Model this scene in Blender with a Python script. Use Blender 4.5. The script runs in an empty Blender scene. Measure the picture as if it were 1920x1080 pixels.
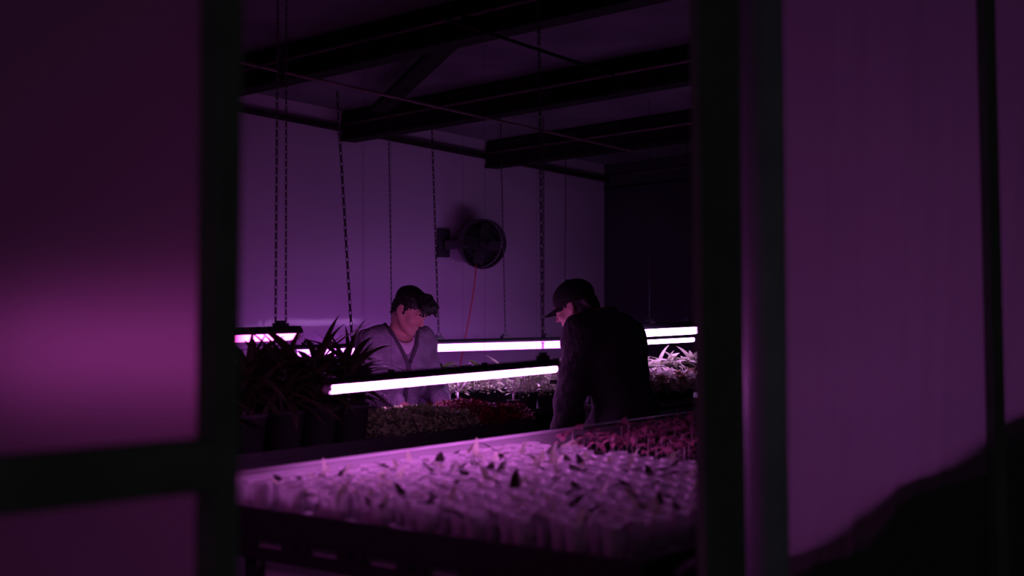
import bpy, math, random
import numpy as np
from mathutils import Vector, Matrix

random.seed(7)
np.random.seed(7)
scene = bpy.context.scene
COL = scene.collection
F = 1920 * 50.0 / 36.0          # focal length in pixels of the 1920x1080 frame
CAMZ = 1.6

# ------------------------------------------------------------------ camera
cam_data = bpy.data.cameras.new('camera')
cam_data.lens = 50.0
cam_data.sensor_width = 36.0
cam_data.clip_start = 0.05
cam_data.clip_end = 60
cam_data.dof.use_dof = True
cam_data.dof.focus_distance = 7.3
cam_data.dof.aperture_fstop = 2.1
cam = bpy.data.objects.new('camera', cam_data)
cam.location = (0, 0, CAMZ)
cam.rotation_euler = (math.radians(90), 0, 0)
COL.objects.link(cam)
scene.camera = cam

# ------------------------------------------------------------------ world, exposure
world = bpy.data.worlds.new('night')
world.use_nodes = True
world.node_tree.nodes['Background'].inputs[0].default_value = (0.92, 0.96, 1.0, 1)
world.node_tree.nodes['Background'].inputs[1].default_value = 0.026
scene.world = world
vs = scene.view_settings
vs.view_transform = 'Standard'
vs.look = 'None'
vs.gamma = 1.0
vs.exposure = 0.0
vs.use_curve_mapping = False
scene.cycles.use_denoising = True
scene.cycles.max_bounces = 8
scene.cycles.transparent_max_bounces = 24
scene.cycles.sample_clamp_indirect = 4.0
scene.cycles.caustics_reflective = False
scene.cycles.caustics_refractive = False

LAMP_COOL = (0.70, 0.11, 1.0)
LAMP_WARM = (1.0, 0.10, 0.62)
LAMP_VIOLET = (0.92, 0.20, 1.0)
LAMP_WHITE = (0.72, 0.30, 1.0)

# ------------------------------------------------------------------ frames of reference
E2 = Vector((math.sin(math.radians(43)), math.cos(math.radians(43)), 0))   # along the far wall
E1 = Vector((E2.y, -E2.x, 0))                                             # from the far wall into the room
W0 = Vector((-1.512, 8.0, 0))
T2 = Vector((0.616, 0.788, 0))                                            # along the benches
T1 = Vector((0.788, -0.616, 0))
BENCH_ANGLE = math.atan2(T2.y, T2.x)
D2 = Vector((math.sin(math.radians(45)), math.cos(math.radians(45)), 0))   # along the partition
D1 = Vector((D2.y, -D2.x, 0))                                             # out of the grow room


def at(px, py, d):
    return Vector(((px - 960) / F * d, d, CAMZ - (py - 540) / F * d))


def on_z(px, py, z):
    d = (CAMZ - z) * F / (py - 540)
    return at(px, py, d)


def wall_pt(s, t, z):
    p = W0 + E2 * s + E1 * t
    return Vector((p.x, p.y, z))


def roof_z(p):
    v = Vector((p.x, p.y, 0)) - W0
    return 2.71 - 0.067 * v.dot(E2) + 0.042 * v.dot(E1)


def on_roof(px, py, drop=0.0):
    """where the line of sight meets the roof plane (lowered by drop)"""
    lo, hi = 1.0, 14.0
    for _ in range(50):
        m = (lo + hi) / 2
        p = at(px, py, m)
        if p.z < roof_z(p) - drop:
            lo = m
        else:
            hi = m
    return at(px, py, lo)


# ------------------------------------------------------------------ materials
MATS = {}


def mat(name, color, rough=0.6, metal=0.0, spec=0.5, noise=0.0, scale=8.0, bump=0.0, bscale=40.0, emit=None, coat=0.0, transl=0.0):
    if name in MATS:
        return MATS[name]
    m = bpy.data.materials.new(name)
    m.use_nodes = True
    nt = m.node_tree
    b = nt.nodes['Principled BSDF']
    b.inputs['Base Color'].default_value = (*color, 1)
    b.inputs['Roughness'].default_value = rough
    b.inputs['Metallic'].default_value = metal
    b.inputs['Specular IOR Level'].default_value = spec
    if coat:
        b.inputs['Coat Weight'].default_value = coat
        b.inputs['Coat Roughness'].default_value = 0.12
    tc = nt.nodes.new('ShaderNodeTexCoord')
    if noise:
        n = nt.nodes.new('ShaderNodeTexNoise')
        n.inputs['Scale'].default_value = scale
        n.inputs['Detail'].default_value = 4
        nt.links.new(tc.outputs['Object'], n.inputs['Vector'])
        r = nt.nodes.new('ShaderNodeValToRGB')
        r.color_ramp.elements[0].position = 0.3
        r.color_ramp.elements[1].position = 0.7
        r.color_ramp.elements[0].color = (*[c * (1 - noise) for c in color], 1)
        r.color_ramp.elements[1].color = (*[min(1, c * (1 + noise)) for c in color], 1)
        nt.links.new(n.outputs['Fac'], r.inputs['Fac'])
        nt.links.new(r.outputs['Color'], b.inputs['Base Color'])
    if bump:
        n = nt.nodes.new('ShaderNodeTexNoise')
        n.inputs['Scale'].default_value = bscale
        nt.links.new(tc.outputs['Object'], n.inputs['Vector'])
        bp = nt.nodes.new('ShaderNodeBump')
        bp.inputs['Strength'].default_value = bump
        bp.inputs['Distance'].default_value = 0.02
        nt.links.new(n.outputs['Fac'], bp.inputs['Height'])
        nt.links.new(bp.outputs['Normal'], b.inputs['Normal'])
    if transl:
        out = nt.nodes['Material Output']
        tr = nt.nodes.new('ShaderNodeBsdfTranslucent')
        tr.inputs['Color'].default_value = (*color, 1)
        mx = nt.nodes.new('ShaderNodeMixShader')
        mx.inputs[0].default_value = transl
        nt.links.new(b.outputs[0], mx.inputs[1])
        nt.links.new(tr.outputs[0], mx.inputs[2])
        nt.links.new(mx.outputs[0], out.inputs['Surface'])
    if emit:
        b.inputs['Emission Color'].default_value = (*emit[0], 1)
        b.inputs['Emission Strength'].default_value = emit[1]
    MATS[name] = m
    return m


def sheet_material(name, color, transl, refr, rough, ior=1.25):
    m = bpy.data.materials.new(name)
    m.use_nodes = True
    nt = m.node_tree
    nt.nodes.remove(nt.nodes['Principled BSDF'])
    out = nt.nodes['Material Output']
    tr = nt.nodes.new('ShaderNodeBsdfTranslucent')
    tr.inputs['Color'].default_value = (*[c * transl for c in color], 1)
    rf = nt.nodes.new('ShaderNodeBsdfRefraction')
    rf.inputs['Color'].default_value = (*[c * refr for c in color], 1)
    rf.inputs['Roughness'].default_value = rough
    rf.inputs['IOR'].default_value = ior
    df = nt.nodes.new('ShaderNodeBsdfDiffuse')
    df.inputs['Color'].default_value = (0.10, 0.10, 0.10, 1)
    a = nt.nodes.new('ShaderNodeAddShader')
    a2 = nt.nodes.new('ShaderNodeAddShader')
    nt.links.new(tr.outputs[0], a.inputs[0])
    nt.links.new(rf.outputs[0], a.inputs[1])
    nt.links.new(a.outputs[0], a2.inputs[0])
    nt.links.new(df.outputs[0], a2.inputs[1])
    nt.links.new(a2.outputs[0], out.inputs['Surface'])
    MATS[name] = m
    return m


def cup_material():
    m = bpy.data.materials.new('clear_plastic')
    m.use_nodes = True
    nt = m.node_tree
    nt.nodes.remove(nt.nodes['Principled BSDF'])
    out = nt.nodes['Material Output']
    tp = nt.nodes.new('ShaderNodeBsdfTransparent')
    tp.inputs['Color'].default_value = (0.95, 0.95, 0.95, 1)
    tl = nt.nodes.new('ShaderNodeBsdfTranslucent')
    tl.inputs['Color'].default_value = (0.85, 0.82, 0.85, 1)
    df = nt.nodes.new('ShaderNodeBsdfDiffuse')
    df.inputs['Color'].default_value = (0.85, 0.82, 0.85, 1)
    gl = nt.nodes.new('ShaderNodeBsdfGlossy')
    gl.inputs['Roughness'].default_value = 0.2
    m1 = nt.nodes.new('ShaderNodeMixShader')
    m1.inputs[0].default_value = 0.5
    m2 = nt.nodes.new('ShaderNodeMixShader')
    m2.inputs[0].default_value = 0.08
    m3 = nt.nodes.new('ShaderNodeMixShader')
    m3.inputs[0].default_value = 0.46
    nt.links.new(tl.outputs[0], m1.inputs[1]); nt.links.new(df.outputs[0], m1.inputs[2])
    nt.links.new(m1.outputs[0], m2.inputs[1]); nt.links.new(gl.outputs[0], m2.inputs[2])
    nt.links.new(tp.outputs[0], m3.inputs[1]); nt.links.new(m2.outputs[0], m3.inputs[2])
    nt.links.new(m3.outputs[0], out.inputs['Surface'])
    MATS['clear_plastic'] = m
    return m


def wall_material():
    """white film on the wall: soft sheen, crinkled mostly along the horizontal"""
    m = mat('white_wall_film', (0.40, 0.35, 0.42), rough=0.55, spec=0.2)
    nt = m.node_tree
    b = nt.nodes['Principled BSDF']
    b.inputs['Coat Weight'].default_value = 0.16
    b.inputs['Coat Roughness'].default_value = 0.05
    tc = nt.nodes.new('ShaderNodeTexCoord')
    mp = nt.nodes.new('ShaderNodeMapping')
    mp.inputs['Scale'].default_value = (9, 9, 1.0)
    n = nt.nodes.new('ShaderNodeTexNoise')
    n.inputs['Scale'].default_value = 1.3
    n.inputs['Detail'].default_value = 5
    bp = nt.nodes.new('ShaderNodeBump')
    bp.inputs['Strength'].default_value = 0.22
    bp.inputs['Distance'].default_value = 0.01
    nt.links.new(tc.outputs['Object'], mp.inputs['Vector'])
    nt.links.new(mp.outputs['Vector'], n.inputs['Vector'])
    nt.links.new(n.outputs['Fac'], bp.inputs['Height'])
    nt.links.new(bp.outputs['Normal'], b.inputs['Coat Normal'])
    return m


M_WALL = wall_material()
M_ROOF = mat('roof_boards', (0.15, 0.15, 0.16), rough=0.8, noise=0.25, scale=3)
M_BEAM = mat('dark_timber', (0.022, 0.018, 0.018), rough=0.85, spec=0.08, noise=0.3, scale=12)
M_CONDUIT = mat('dull_conduit', (0.20, 0.13, 0.13), rough=0.5, metal=0.2, noise=0.4, scale=9)
M_BLACKWALL = mat('black_film', (0.035, 0.033, 0.042), rough=0.7)
M_FLOOR = mat('concrete', (0.10, 0.095, 0.10), rough=0.8, noise=0.3, scale=5)
M_POST = mat('black_painted_wood', (0.25, 0.25, 0.25), rough=0.8, noise=0.15, scale=10)
M_POSTB = mat('black_wood', (0.18, 0.185, 0.18), rough=0.9, spec=0.1, noise=0.15, scale=10)
M_PIPE = mat('galvanised_pipe', (0.42, 0.42, 0.52), rough=0.5, metal=0.1, noise=0.12, scale=6)
M_PANE = sheet_material('frosted_pane', (0.95, 0.86, 0.95), 0.20, 0.050, 0.70)
M_SHEET = sheet_material('milky_film', (0.92, 0.84, 0.95), 0.27, 0.004, 0.6)
M_BLACK = mat('black_plastic', (0.026, 0.027, 0.028), rough=0.6, spec=0.2)
M_BLACKM = mat('black_metal', (0.026, 0.027, 0.029), rough=0.6, spec=0.2)
M_WHITEP = mat('white_plastic', (0.75, 0.70, 0.76), rough=0.45)
M_HOUS = mat('lamp_housing', (0.02, 0.02, 0.025), rough=0.5)
M_CHAIN = mat('chain_steel', (0.06, 0.055, 0.06), rough=0.5, metal=0.4)
M_CORD = mat('red_cord', (0.42, 0.05, 0.05), rough=0.6)
M_CUP = cup_material()
M_SOIL = mat('soil', (0.03, 0.022, 0.018), rough=0.95, bump=0.6, bscale=90)
M_LEAF = mat('leaf_green', (0.10, 0.17, 0.05), rough=0.45, noise=0.35, scale=14, transl=0.25)
M_LEAFP = mat('leaf_pale', (0.50, 0.52, 0.36), rough=0.4, noise=0.3, scale=18, transl=0.3)
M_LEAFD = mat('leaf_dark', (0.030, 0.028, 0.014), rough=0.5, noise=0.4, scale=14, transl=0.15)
M_LEAFR = mat('leaf_red', (0.50, 0.19, 0.27), rough=0.5, noise=0.4, scale=30, transl=0.3)
M_MICRO = mat('microgreens', (0.26, 0.40, 0.15), rough=0.7, noise=0.45, scale=25)
M_MICROR = mat('red_microgreens', (0.20, 0.03, 0.02), rough=0.7, noise=0.5, scale=25)
M_STEM = mat('pale_stem', (0.62, 0.50, 0.52), rough=0.5)
M_SKIN = mat('skin', (0.62, 0.36, 0.30), rough=0.55, noise=0.06, scale=20)
M_HAIR = mat('dark_hair', (0.008, 0.007, 0.007), rough=0.6)
M_CARD = mat('grey_cardigan', (0.30, 0.29, 0.36), rough=0.9, noise=0.3, scale=16, bump=0.5, bscale=60)
M_TRIM = mat('cardigan_band', (0.10, 0.09, 0.12), rough=0.9, bump=0.4, bscale=120)
M_SHIRT = mat('white_shirt', (0.75, 0.68, 0.74), rough=0.8)
M_JEAN = mat('blue_trousers', (0.05, 0.06, 0.16), rough=0.85, noise=0.2, scale=30)
M_DARKCLOTH = mat('black_sweater', (0.030, 0.031, 0.034), rough=0.9, bump=0.5, bscale=50)
M_CAP = mat('black_cap', (0.009, 0.009, 0.010), rough=0.9, bump=0.3, bscale=90)
M_SHOE = mat('shoe', (0.02, 0.02, 0.02), rough=0.6)
M_ORANGE = mat('orange_plastic', (0.75, 0.18, 0.05), rough=0.5)


# ------------------------------------------------------------------ mesh helpers
class MB:
    def __init__(self):
        self.v, self.f = [], []

    def add(self, vs, fs):
        o = len(self.v)
        self.v += [tuple(p) for p in vs]
        self.f += [tuple(i + o for i in f) for f in fs]
        return self

    def box(self, c, size, mtx=None):
        c = Vector(c)
        hx, hy, hz = [s / 2 for s in size]
        vs = []
        for sx in (-1, 1):
            for sy in (-1, 1):
                for sz in (-1, 1):
                    p = Vector((sx * hx, sy * hy, sz * hz))
                    if mtx is not None:
                        p = mtx @ p
                    vs.append(c + p)
        fs = [(0, 1, 3, 2), (4, 6, 7, 5), (0, 4, 5, 1), (2, 3, 7, 6), (0, 2, 6, 4), (1, 5, 7, 3)]
        return self.add(vs, fs)

    def bar(self, a, b, w, h, up=(0, 0, 1)):
        """box from a to b, w across, h along up"""
        a, b = Vector(a), Vector(b)
        d = (b - a).normalized()
        s = d.cross(Vector(up)).normalized()
        u = s.cross(d).normalized()
        vs = []
        for p in (a, b):
            for x, y in ((-1, -1), (1, -1), (1, 1), (-1, 1)):
                vs.append(p + s * (x * w / 2) + u * (y * h / 2))
        return self.add(vs, [(3, 2, 1, 0), (4, 5, 6, 7), (0, 1, 5, 4), (1, 2, 6, 5), (2, 3, 7, 6), (3, 0, 4, 7)])

    def tube(self, pts, r, n=10, caps=True, radii=None):
        pts = [Vector(p) for p in pts]
        rings = []
        prev = None
        for i, p in enumerate(pts):
            d = (pts[min(i + 1, len(pts) - 1)] - pts[max(i - 1, 0)]).normalized()
            ref = Vector((0, 0, 1)) if abs(d.z) < 0.9 else Vector((1, 0, 0))
            if prev is not None:
                ref = prev
            s = (ref - d * ref.dot(d)).normalized()
            prev = s
            t = d.cross(s)
            rr = radii[i] if radii else r
            rings.append([p + (s * math.cos(2 * math.pi * k / n) + t * math.sin(2 * math.pi * k / n)) * rr for k in range(n)])
        vs = [q for ring in rings for q in ring]
        fs = []
        for i in range(len(pts) - 1):
            for k in range(n):
                fs.append((i * n + k, i * n + (k + 1) % n, (i + 1) * n + (k + 1) % n, (i + 1) * n + k))
        if caps:
            fs.append(tuple(range(n - 1, -1, -1)))
            fs.append(tuple((len(pts) - 1) * n + k for k in range(n)))
        return self.add(vs, fs)

    def lathe(self, prof, n=16, c=(0, 0, 0), closed=False):
        vs = []
        for r, z in prof:
            for k in range(n):
                a = 2 * math.pi * k / n
                vs.append((c[0] + r * math.cos(a), c[1] + r * math.sin(a), c[2] + z))
        fs = []
        m = len(prof)
        for i in range(m if closed else m - 1):
            j = (i + 1) % m
            for k in range(n):
                fs.append((i * n + k, i * n + (k + 1) % n, j * n + (k + 1) % n, j * n + k))
        return self.add(vs, fs)

    def torus(self, c, R, r, axis=(0, 0, 1), n=24, m=6, sx=1.0):
        q = Vector((0, 0, 1)).rotation_difference(Vector(axis))
        vs = []
        for i in range(n):
            a = 2 * math.pi * i / n
            for k in range(m):
                b = 2 * math.pi * k / m
                p = Vector(((R + r * math.cos(b)) * math.cos(a) * sx, (R + r * math.cos(b)) * math.sin(a), r * math.sin(b)))
                vs.append(Vector(c) + q @ p)
        fs = [(i * m + k, ((i + 1) % n) * m + k, ((i + 1) % n) * m + (k + 1) % m, i * m + (k + 1) % m) for i in range(n) for k in range(m)]
        return self.add(vs, fs)

    def mesh(self, name, material, smooth=False):
        me = bpy.data.meshes.new(name)
        me.from_pydata(self.v, [], self.f)
        me.update()
        if smooth:
            me.polygons.foreach_set('use_smooth', [True] * len(me.polygons))
        me.materials.append(material)
        return me

    def build(self, name, material, parent=None, smooth=False, bevel=0.0):
        return link(name, self.mesh(name, material, smooth), parent, bevel)


def link(name, me, parent=None, bevel=0.0):
    o = bpy.data.objects.new(name, me)
    COL.objects.link(o)
    if parent is not None:
        o.parent = parent
    if bevel:
        b = o.modifiers.new('bevel', 'BEVEL')
        b.width = bevel
        b.segments = 2
        b.limit_method = 'ANGLE'
    return o


def empty(name, loc=(0, 0, 0), rz=0.0):
    o = bpy.data.objects.new(name, None)
    COL.objects.link(o)
    o.location = loc
    o.rotation_euler = (0, 0, rz)
    o.empty_display_size = 0.05
    return o


def tag(o, label=None, cat=None, group=None, kind=None):
    if label:
        o['label'] = label
    if cat:
        o['category'] = cat
    if group:
        o['group'] = group
    if kind:
        o['kind'] = kind
    return o


def quad(name, pts, material, kind='structure'):
    o = MB().add(pts, [tuple(range(len(pts)))]).build(name, material)
    if kind:
        o['kind'] = kind
    return o


# ------------------------------------------------------------------ the grow room shell
S_L, S_R, T_END = -4.6, 3.2, 7.6


def slab(name, a, b, c, d, th, material):
    """a wall or roof panel a-b-c-d with thickness th away from the room (along the face normal, reversed)"""
    a, b, c, d = map(Vector, (a, b, c, d))
    n = (b - a).cross(d - a).normalized() * th
    m = MB().add([a, b, c, d, a + n, b + n, c + n, d + n],
                 [(0, 1, 2, 3), (7, 6, 5, 4), (0, 4, 5, 1), (1, 5, 6, 2), (2, 6, 7, 3), (3, 7, 4, 0)])
    o = m.build(name, material)
    o['kind'] = 'structure'
    return o


def wp(s, t, top=True):
    p = wall_pt(s, t, 0)
    if top:
        p.z = roof_z(p)
    return p


slab('wall_back', wp(S_L, 0, 0), wp(S_R, 0, 0), wp(S_R, 0), wp(S_L, 0), -0.08, M_WALL)
slab('wall_right', wp(S_R, 0, 0), wp(S_R, T_END, 0), wp(S_R, T_END), wp(S_R, 0), -0.08, M_BLACKWALL)
slab('wall_left', wp(S_L, 4.9, 0), wp(S_L, 0, 0), wp(S_L, 0), wp(S_L, 4.9), -0.08, M_WALL)
slab('ceiling', wp(S_L, T_END + 1), wp(S_R, T_END + 1), wp(S_R, -0.1), wp(S_L, -0.1), 0.06, M_ROOF)
slab('floor', wp(S_L - 1, -0.2, 0), wp(S_L - 1, T_END + 3, 0), wp(S_R + 1, T_END + 3, 0), wp(S_R + 1, -0.2, 0), -0.05, M_FLOOR)

# trim strip where wall and roof meet
m = MB()
m.bar(wp(S_L, 0.025) - Vector((0, 0, 0.115)), wp(S_R, 0.025) - Vector((0, 0, 0.115)), 0.05, 0.022)
o = m.build('trim_1', M_BEAM)
o['kind'] = 'structure'

# roof beams, 1.25 m apart, each with a conduit on its side
beam_labels = ['broad dark roof beam crossing the top left corner',
               'long dark roof beam crossing the middle of the ceiling',
               'dark roof beam meeting the wall above the fan',
               'short-looking dark roof beam in the far right corner']
for k in range(4):
    s = (8.56 + 0.91 * (k - 1) - 8.0) / 0.731
    a, b = wp(s, 0.0), wp(s, 7.0)
    dz = Vector((0, 0, -0.085))
    root = empty('roof_beam', (a + dz))
    tag(root, beam_labels[k], 'beam', 'roof beams')
    L = b - a
    MB().bar(Vector((0, 0, 0)), L, 0.10, 0.15).build('joist', M_BEAM, root, bevel=0.006)
    MB().bar(Vector((0, 0, -0.085)), L + Vector((0, 0, -0.085)), 0.12, 0.02).build('bottom_plate', M_BEAM, root)
    side = -E2 * 0.062
    MB().tube([side + Vector((0, 0, 0.0)), L + side + Vector((0, 0, 0.0))], 0.008, 8).build('conduit', M_CONDUIT, root, smooth=True)

# flat diagonal brace and two tie rods under the roof
a, b = on_roof(890, 34, 0.10), on_roof(712, 205, 0.10)
o = MB().bar(a, b, 0.10, 0.03).build('diagonal_brace', M_BEAM)
tag(o, 'dark diagonal brace between two roof beams', 'brace')
for (x0, y0, x1, y1, lab) in ((430, 112, 1190, 284, 'thin tie rod running under the beams toward the far corner'),
                              (820, 30, 1150, 140, 'short thin tie rod near the top of the picture')):
    a, b = on_roof(x0, y0, 0.212), on_roof(x1, y1, 0.212)
    o = MB().tube([a, b], 0.008, 8).build('tie_rod', M_CONDUIT if y0 > 50 else M_BEAM)
    tag(o, lab, 'rod')
p = on_roof(526, 128, 0.2)
root = empty('chain_pulley', p)
tag(root, 'small dark pulley block under the broad beam, above the twin chains', 'pulley')
q = D1.to_track_quat('Z', 'Y').to_matrix()
MB().lathe([(0.001, -0.012), (0.028, -0.012), (0.022, 0), (0.028, 0.012), (0.001, 0.012)], 16).build('wheel', M_BLACKM, root).rotation_euler = q.to_euler()
MB().box((0, 0, 0.045), (0.02, 0.05, 0.11)).build('bracket', M_BLACKM, root)


# ------------------------------------------------------------------ partition with the doorway (the camera looks through it)
PA = at(410, 540, 1.9)
PA.z = 0


def part_pt(u, z, off=0.0):
    p = PA + D2 * u + D1 * (-off)
    return Vector((p.x, p.y, z))


def u_of(px):
    """distance along the partition at which the picture column px meets it"""
    k = (px - 960) / F
    return (k * PA.y - PA.x) / (D2.x - k * D2.y)


def depth_u(u):
    return PA.y + D2.y * u


def zpy(py, px):
    return CAMZ - (py - 540) / F * depth_u(u_of(px))


def post(name, px_l0, px_r0, px_l1, px_r1, th, material, off=0.0, ztop=2.75):
    """vertical post; px at picture top (0) and bottom (1); leans a little as the real one does"""
    vs = []
    for fr in (0, 1):
        pass
    ul0, ur0, ul1, ur1 = map(u_of, (px_l0, px_r0, px_l1, px_r1))
    d = depth_u((ul0 + ur0) / 2)
    zt, zb = CAMZ + 540 / F * d, CAMZ - 540 / F * d

    def lerp(a, b, z):
        return b + (a - b) * (z - zb) / (zt - zb)
    for z in (0.0, ztop):
        l, r = lerp(ul0, ul1, z), lerp(ur0, ur1, z)
        for (u, o) in ((l, off), (r, off), (r, off + th), (l, off + th)):
            vs.append(part_pt(u, z, o))
    o = MB().add(vs, [(3, 2, 1, 0), (4, 5, 6, 7), (0, 1, 5, 4), (1, 2, 6, 5), (2, 3, 7, 6), (3, 0, 4, 7)]).build(name, material)
    o['kind'] = 'structure'
    return o


post('trim_2', 413, 456, 404, 447, 0.05, M_POSTB)                   # left jamb
post('trim_3', 1308, 1388, 1324, 1400, 0.02, M_POSTB)                # right jamb
# mid rail of the left panel
m = MB()
u0, u1 = u_of(410), -1.9
zt, zb = zpy(834, 300), zpy(934, 300)
m.bar(part_pt(u1, (zt + zb) / 2, 0.025), part_pt(u0 + 0.005, (zt + zb) / 2, 0.025), 0.045, zt - zb)
o = m.build('trim_4', M_POSTB); o['kind'] = 'structure'
# door head
m = MB()
m.bar(part_pt(-1.9, 2.62, 0.025), part_pt(2.8, 2.62, 0.025), 0.05, 0.16)
o = m.build('trim_5', M_POST); o['kind'] = 'structure'


def pane(name, ua, ub, za, zb_, off):
    o = MB().add([part_pt(ua, za, off), part_pt(ub, za, off), part_pt(ub, zb_, off), part_pt(ua, zb_, off)], [(0, 1, 2, 3)]).build(name, M_PANE)
    o['kind'] = 'structure'
    return o


pane('window_1', -1.9, u0 + 0.01, zt - 0.005, 2.6, 0.052)
pane('window_2', -1.9, u0 + 0.01, 0.0, zb + 0.005, 0.052)

# round galvanised post just inside the right jamb
a = at(1434, 540, 2.86)
m = MB()
lean = 0.011
m.tube([(a.x + lean * 1.6, a.y, 0), (a.x - lean * 1.2, a.y, 2.74)], 0.043, 28)
o = m.build('steel_post', M_PIPE, smooth=True)
tag(o, 'round grey steel post standing beside the right door jamb', 'post')

# milky plastic film stretched right of the door, with soft hanging folds
def film(name, px0, px1, label, seed, foldamp):
    rnd = random.Random(seed)
    ua, ub = u_of(px0), u_of(px1)
    nu, nz = 90, 60
    folds = [(rnd.uniform(0.05, 0.95), rnd.uniform(0.010, 0.03), rnd.uniform(-0.10, -0.02), rnd.uniform(0.4, 1.0)) for _ in range(9)]
    vs, fs = [], []
    for j in range(nz + 1):
        z = 0.0 + 2.55 * j / nz
        for i in range(nu + 1):
            f = i / nu
            w = 0.0
            for (c, wd, sl, am) in folds:
                cc = c + sl * (1.6 - z)
                w += am * math.exp(-((f - cc) / wd) ** 2) * foldamp
            w += foldamp * 0.8 * math.sin(f * 9 + z * 1.3)
            vs.append(part_pt(ua + (ub - ua) * f, z, 0.06 + w))
    for j in range(nz):
        for i in range(nu):
            fs.append((j * (nu + 1) + i, j * (nu + 1) + i + 1, (j + 1) * (nu + 1) + i + 1, (j + 1) * (nu + 1) + i))
    o = MB().add(vs, fs).build(name, M_SHEET, smooth=True)
    tag(o, label, 'sheeting')
    return o


film('plastic_sheet', 1468, 1893, 'wide milky plastic sheet with soft folds right of the doorway', 3, 0.010)
film('plastic_sheet', 1893, 2400, 'strip of milky plastic sheet at the right edge of the picture', 5, 0.010)
post('trim_6', 1868, 1888, 1893, 1913, 0.03, M_POSTB, off=0.03)


# added dark screen behind the film, shaped to cast its rising diagonal shadow
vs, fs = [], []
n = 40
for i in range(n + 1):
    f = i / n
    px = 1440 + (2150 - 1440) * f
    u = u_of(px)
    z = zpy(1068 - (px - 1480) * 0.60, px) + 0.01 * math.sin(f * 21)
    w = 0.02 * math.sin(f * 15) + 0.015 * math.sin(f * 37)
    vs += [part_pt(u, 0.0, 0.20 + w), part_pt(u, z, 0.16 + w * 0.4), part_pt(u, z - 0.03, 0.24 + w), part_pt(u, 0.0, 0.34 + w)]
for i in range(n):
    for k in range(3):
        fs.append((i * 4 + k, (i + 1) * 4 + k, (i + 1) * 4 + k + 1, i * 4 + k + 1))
o = MB().add(vs, fs).build('shade_screen', M_BLACK, smooth=True)
tag(o, 'added dark screen shading the wide plastic sheet, rising to the right', 'shade_screen')

# ------------------------------------------------------------------ chains
LINK = MB()
for k in range(1):
    pass


def chain(name, a, b, label, width=0.010, link_len=0.022, wire=0.0022):
    width, link_len, wire = width * 0.75, link_len * 0.8, wire * 0.8
    a, b = Vector(a), Vector(b)
    L = (b - a).length
    n = max(2, int(L / (link_len * 0.8)))
    d = (b - a) / n
    m = MB()
    dirn = d.normalized()
    s = dirn.cross(Vector((0.3, 0.9, 0.1))).normalized()
    t = dirn.cross(s)
    hl = link_len / 2
    for i in range(n):
        c = a + d * (i + 0.5)
        u = s if i % 2 else t
        hw = width / 2
        loop = []
        for (x, y) in ((hw, -hl * .6), (hw, hl * .6), (hw * .5, hl), (-hw * .5, hl), (-hw, hl * .6), (-hw, -hl * .6), (-hw * .5, -hl), (hw * .5, -hl)):
            loop.append(c + u * x + dirn * y)
        w = t if i % 2 else s
        vs, fs = [], []
        for q, p in enumerate(loop):
            rad = (p - c).normalized()
            vs += [p + rad * wire, p + w * wire, p - rad * wire, p - w * wire]
        for q in range(8):
            r = (q + 1) % 8
            for e in range(4):
                fs.append((q * 4 + e, r * 4 + e, r * 4 + (e + 1) % 4, q * 4 + (e + 1) % 4))
        m.add(vs, fs)
    o = m.build(name, M_CHAIN)
    tag(o, label, 'chain', 'lamp chains hanging from the roof')
    return o


# ------------------------------------------------------------------ grow lamps
def grow_light(a, b, r, housing_h, housing_w, color, strength, label, matname, brackets=(0.1, 0.9), tubes=1, gap=0.0, hname='housing'):
    a, b = Vector(a), Vector(b)
    root = empty('grow_light', (a + b) / 2)
    tag(root, label, 'lamp', 'tube grow lights')
    c = (a + b) / 2
    a, b = a - c, b - c
    d = (b - a).normalized()
    up = Vector((0, 0, 1))
    side = d.cross(up).normalized()
    em = mat(matname, (0.8, 0.8, 0.8), rough=0.3, emit=(color, strength))
    for k in range(tubes):
        off = side * ((k - (tubes - 1) / 2) * gap)
        MB().tube([a + off, b + off], r, 16).build('tube', em, root, smooth=False)
        for e, sgn in ((a, -1), (b, 1)):
            MB().tube([e + off - d * sgn * 0.002, e + off + d * sgn * 0.02], r * 0.92, 14).build('end_cap', M_WHITEP, root)
    # trapezoid housing on top of the tube
    z0 = r * 0.75
    w0, w1 = housing_w, housing_w * 0.6
    vs = []
    for p in (a - d * 0.015, b + d * 0.015):
        for (x, z) in ((-w0 / 2, z0), (w0 / 2, z0), (w0 / 2, z0 + housing_h * .45), (w1 / 2, z0 + housing_h), (-w1 / 2, z0 + housing_h), (-w0 / 2, z0 + housing_h * .45)):
            vs.append(p + side * x + up * z)
    fs = [tuple(range(5, -1, -1)), tuple(range(6, 12))] + [(i, (i + 1) % 6, 6 + (i + 1) % 6, 6 + i) for i in range(6)]
    MB().add(vs, fs).build(hname, M_HOUS, root, bevel=0.002)
    for t in brackets:
        p = a + (b - a) * t + up * (z0 + housing_h)
        mm = MB()
        mm.bar(p - d * 0.03 + up * 0.006, p + d * 0.03 + up * 0.006, w1 * 0.9, 0.014)
        mm.bar(p - d * 0.018 + up * 0.018, p + d * 0.018 + up * 0.018, w1 * 0.6, 0.012)
        mm.build('hanging_bracket', M_HOUS, root)
    return root


def lamp_pt(a, b, t, h):
    return Vector(a) + (Vector(b) - Vector(a)) * t + Vector((0, 0, h))


S_LAMP = 9.5
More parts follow.
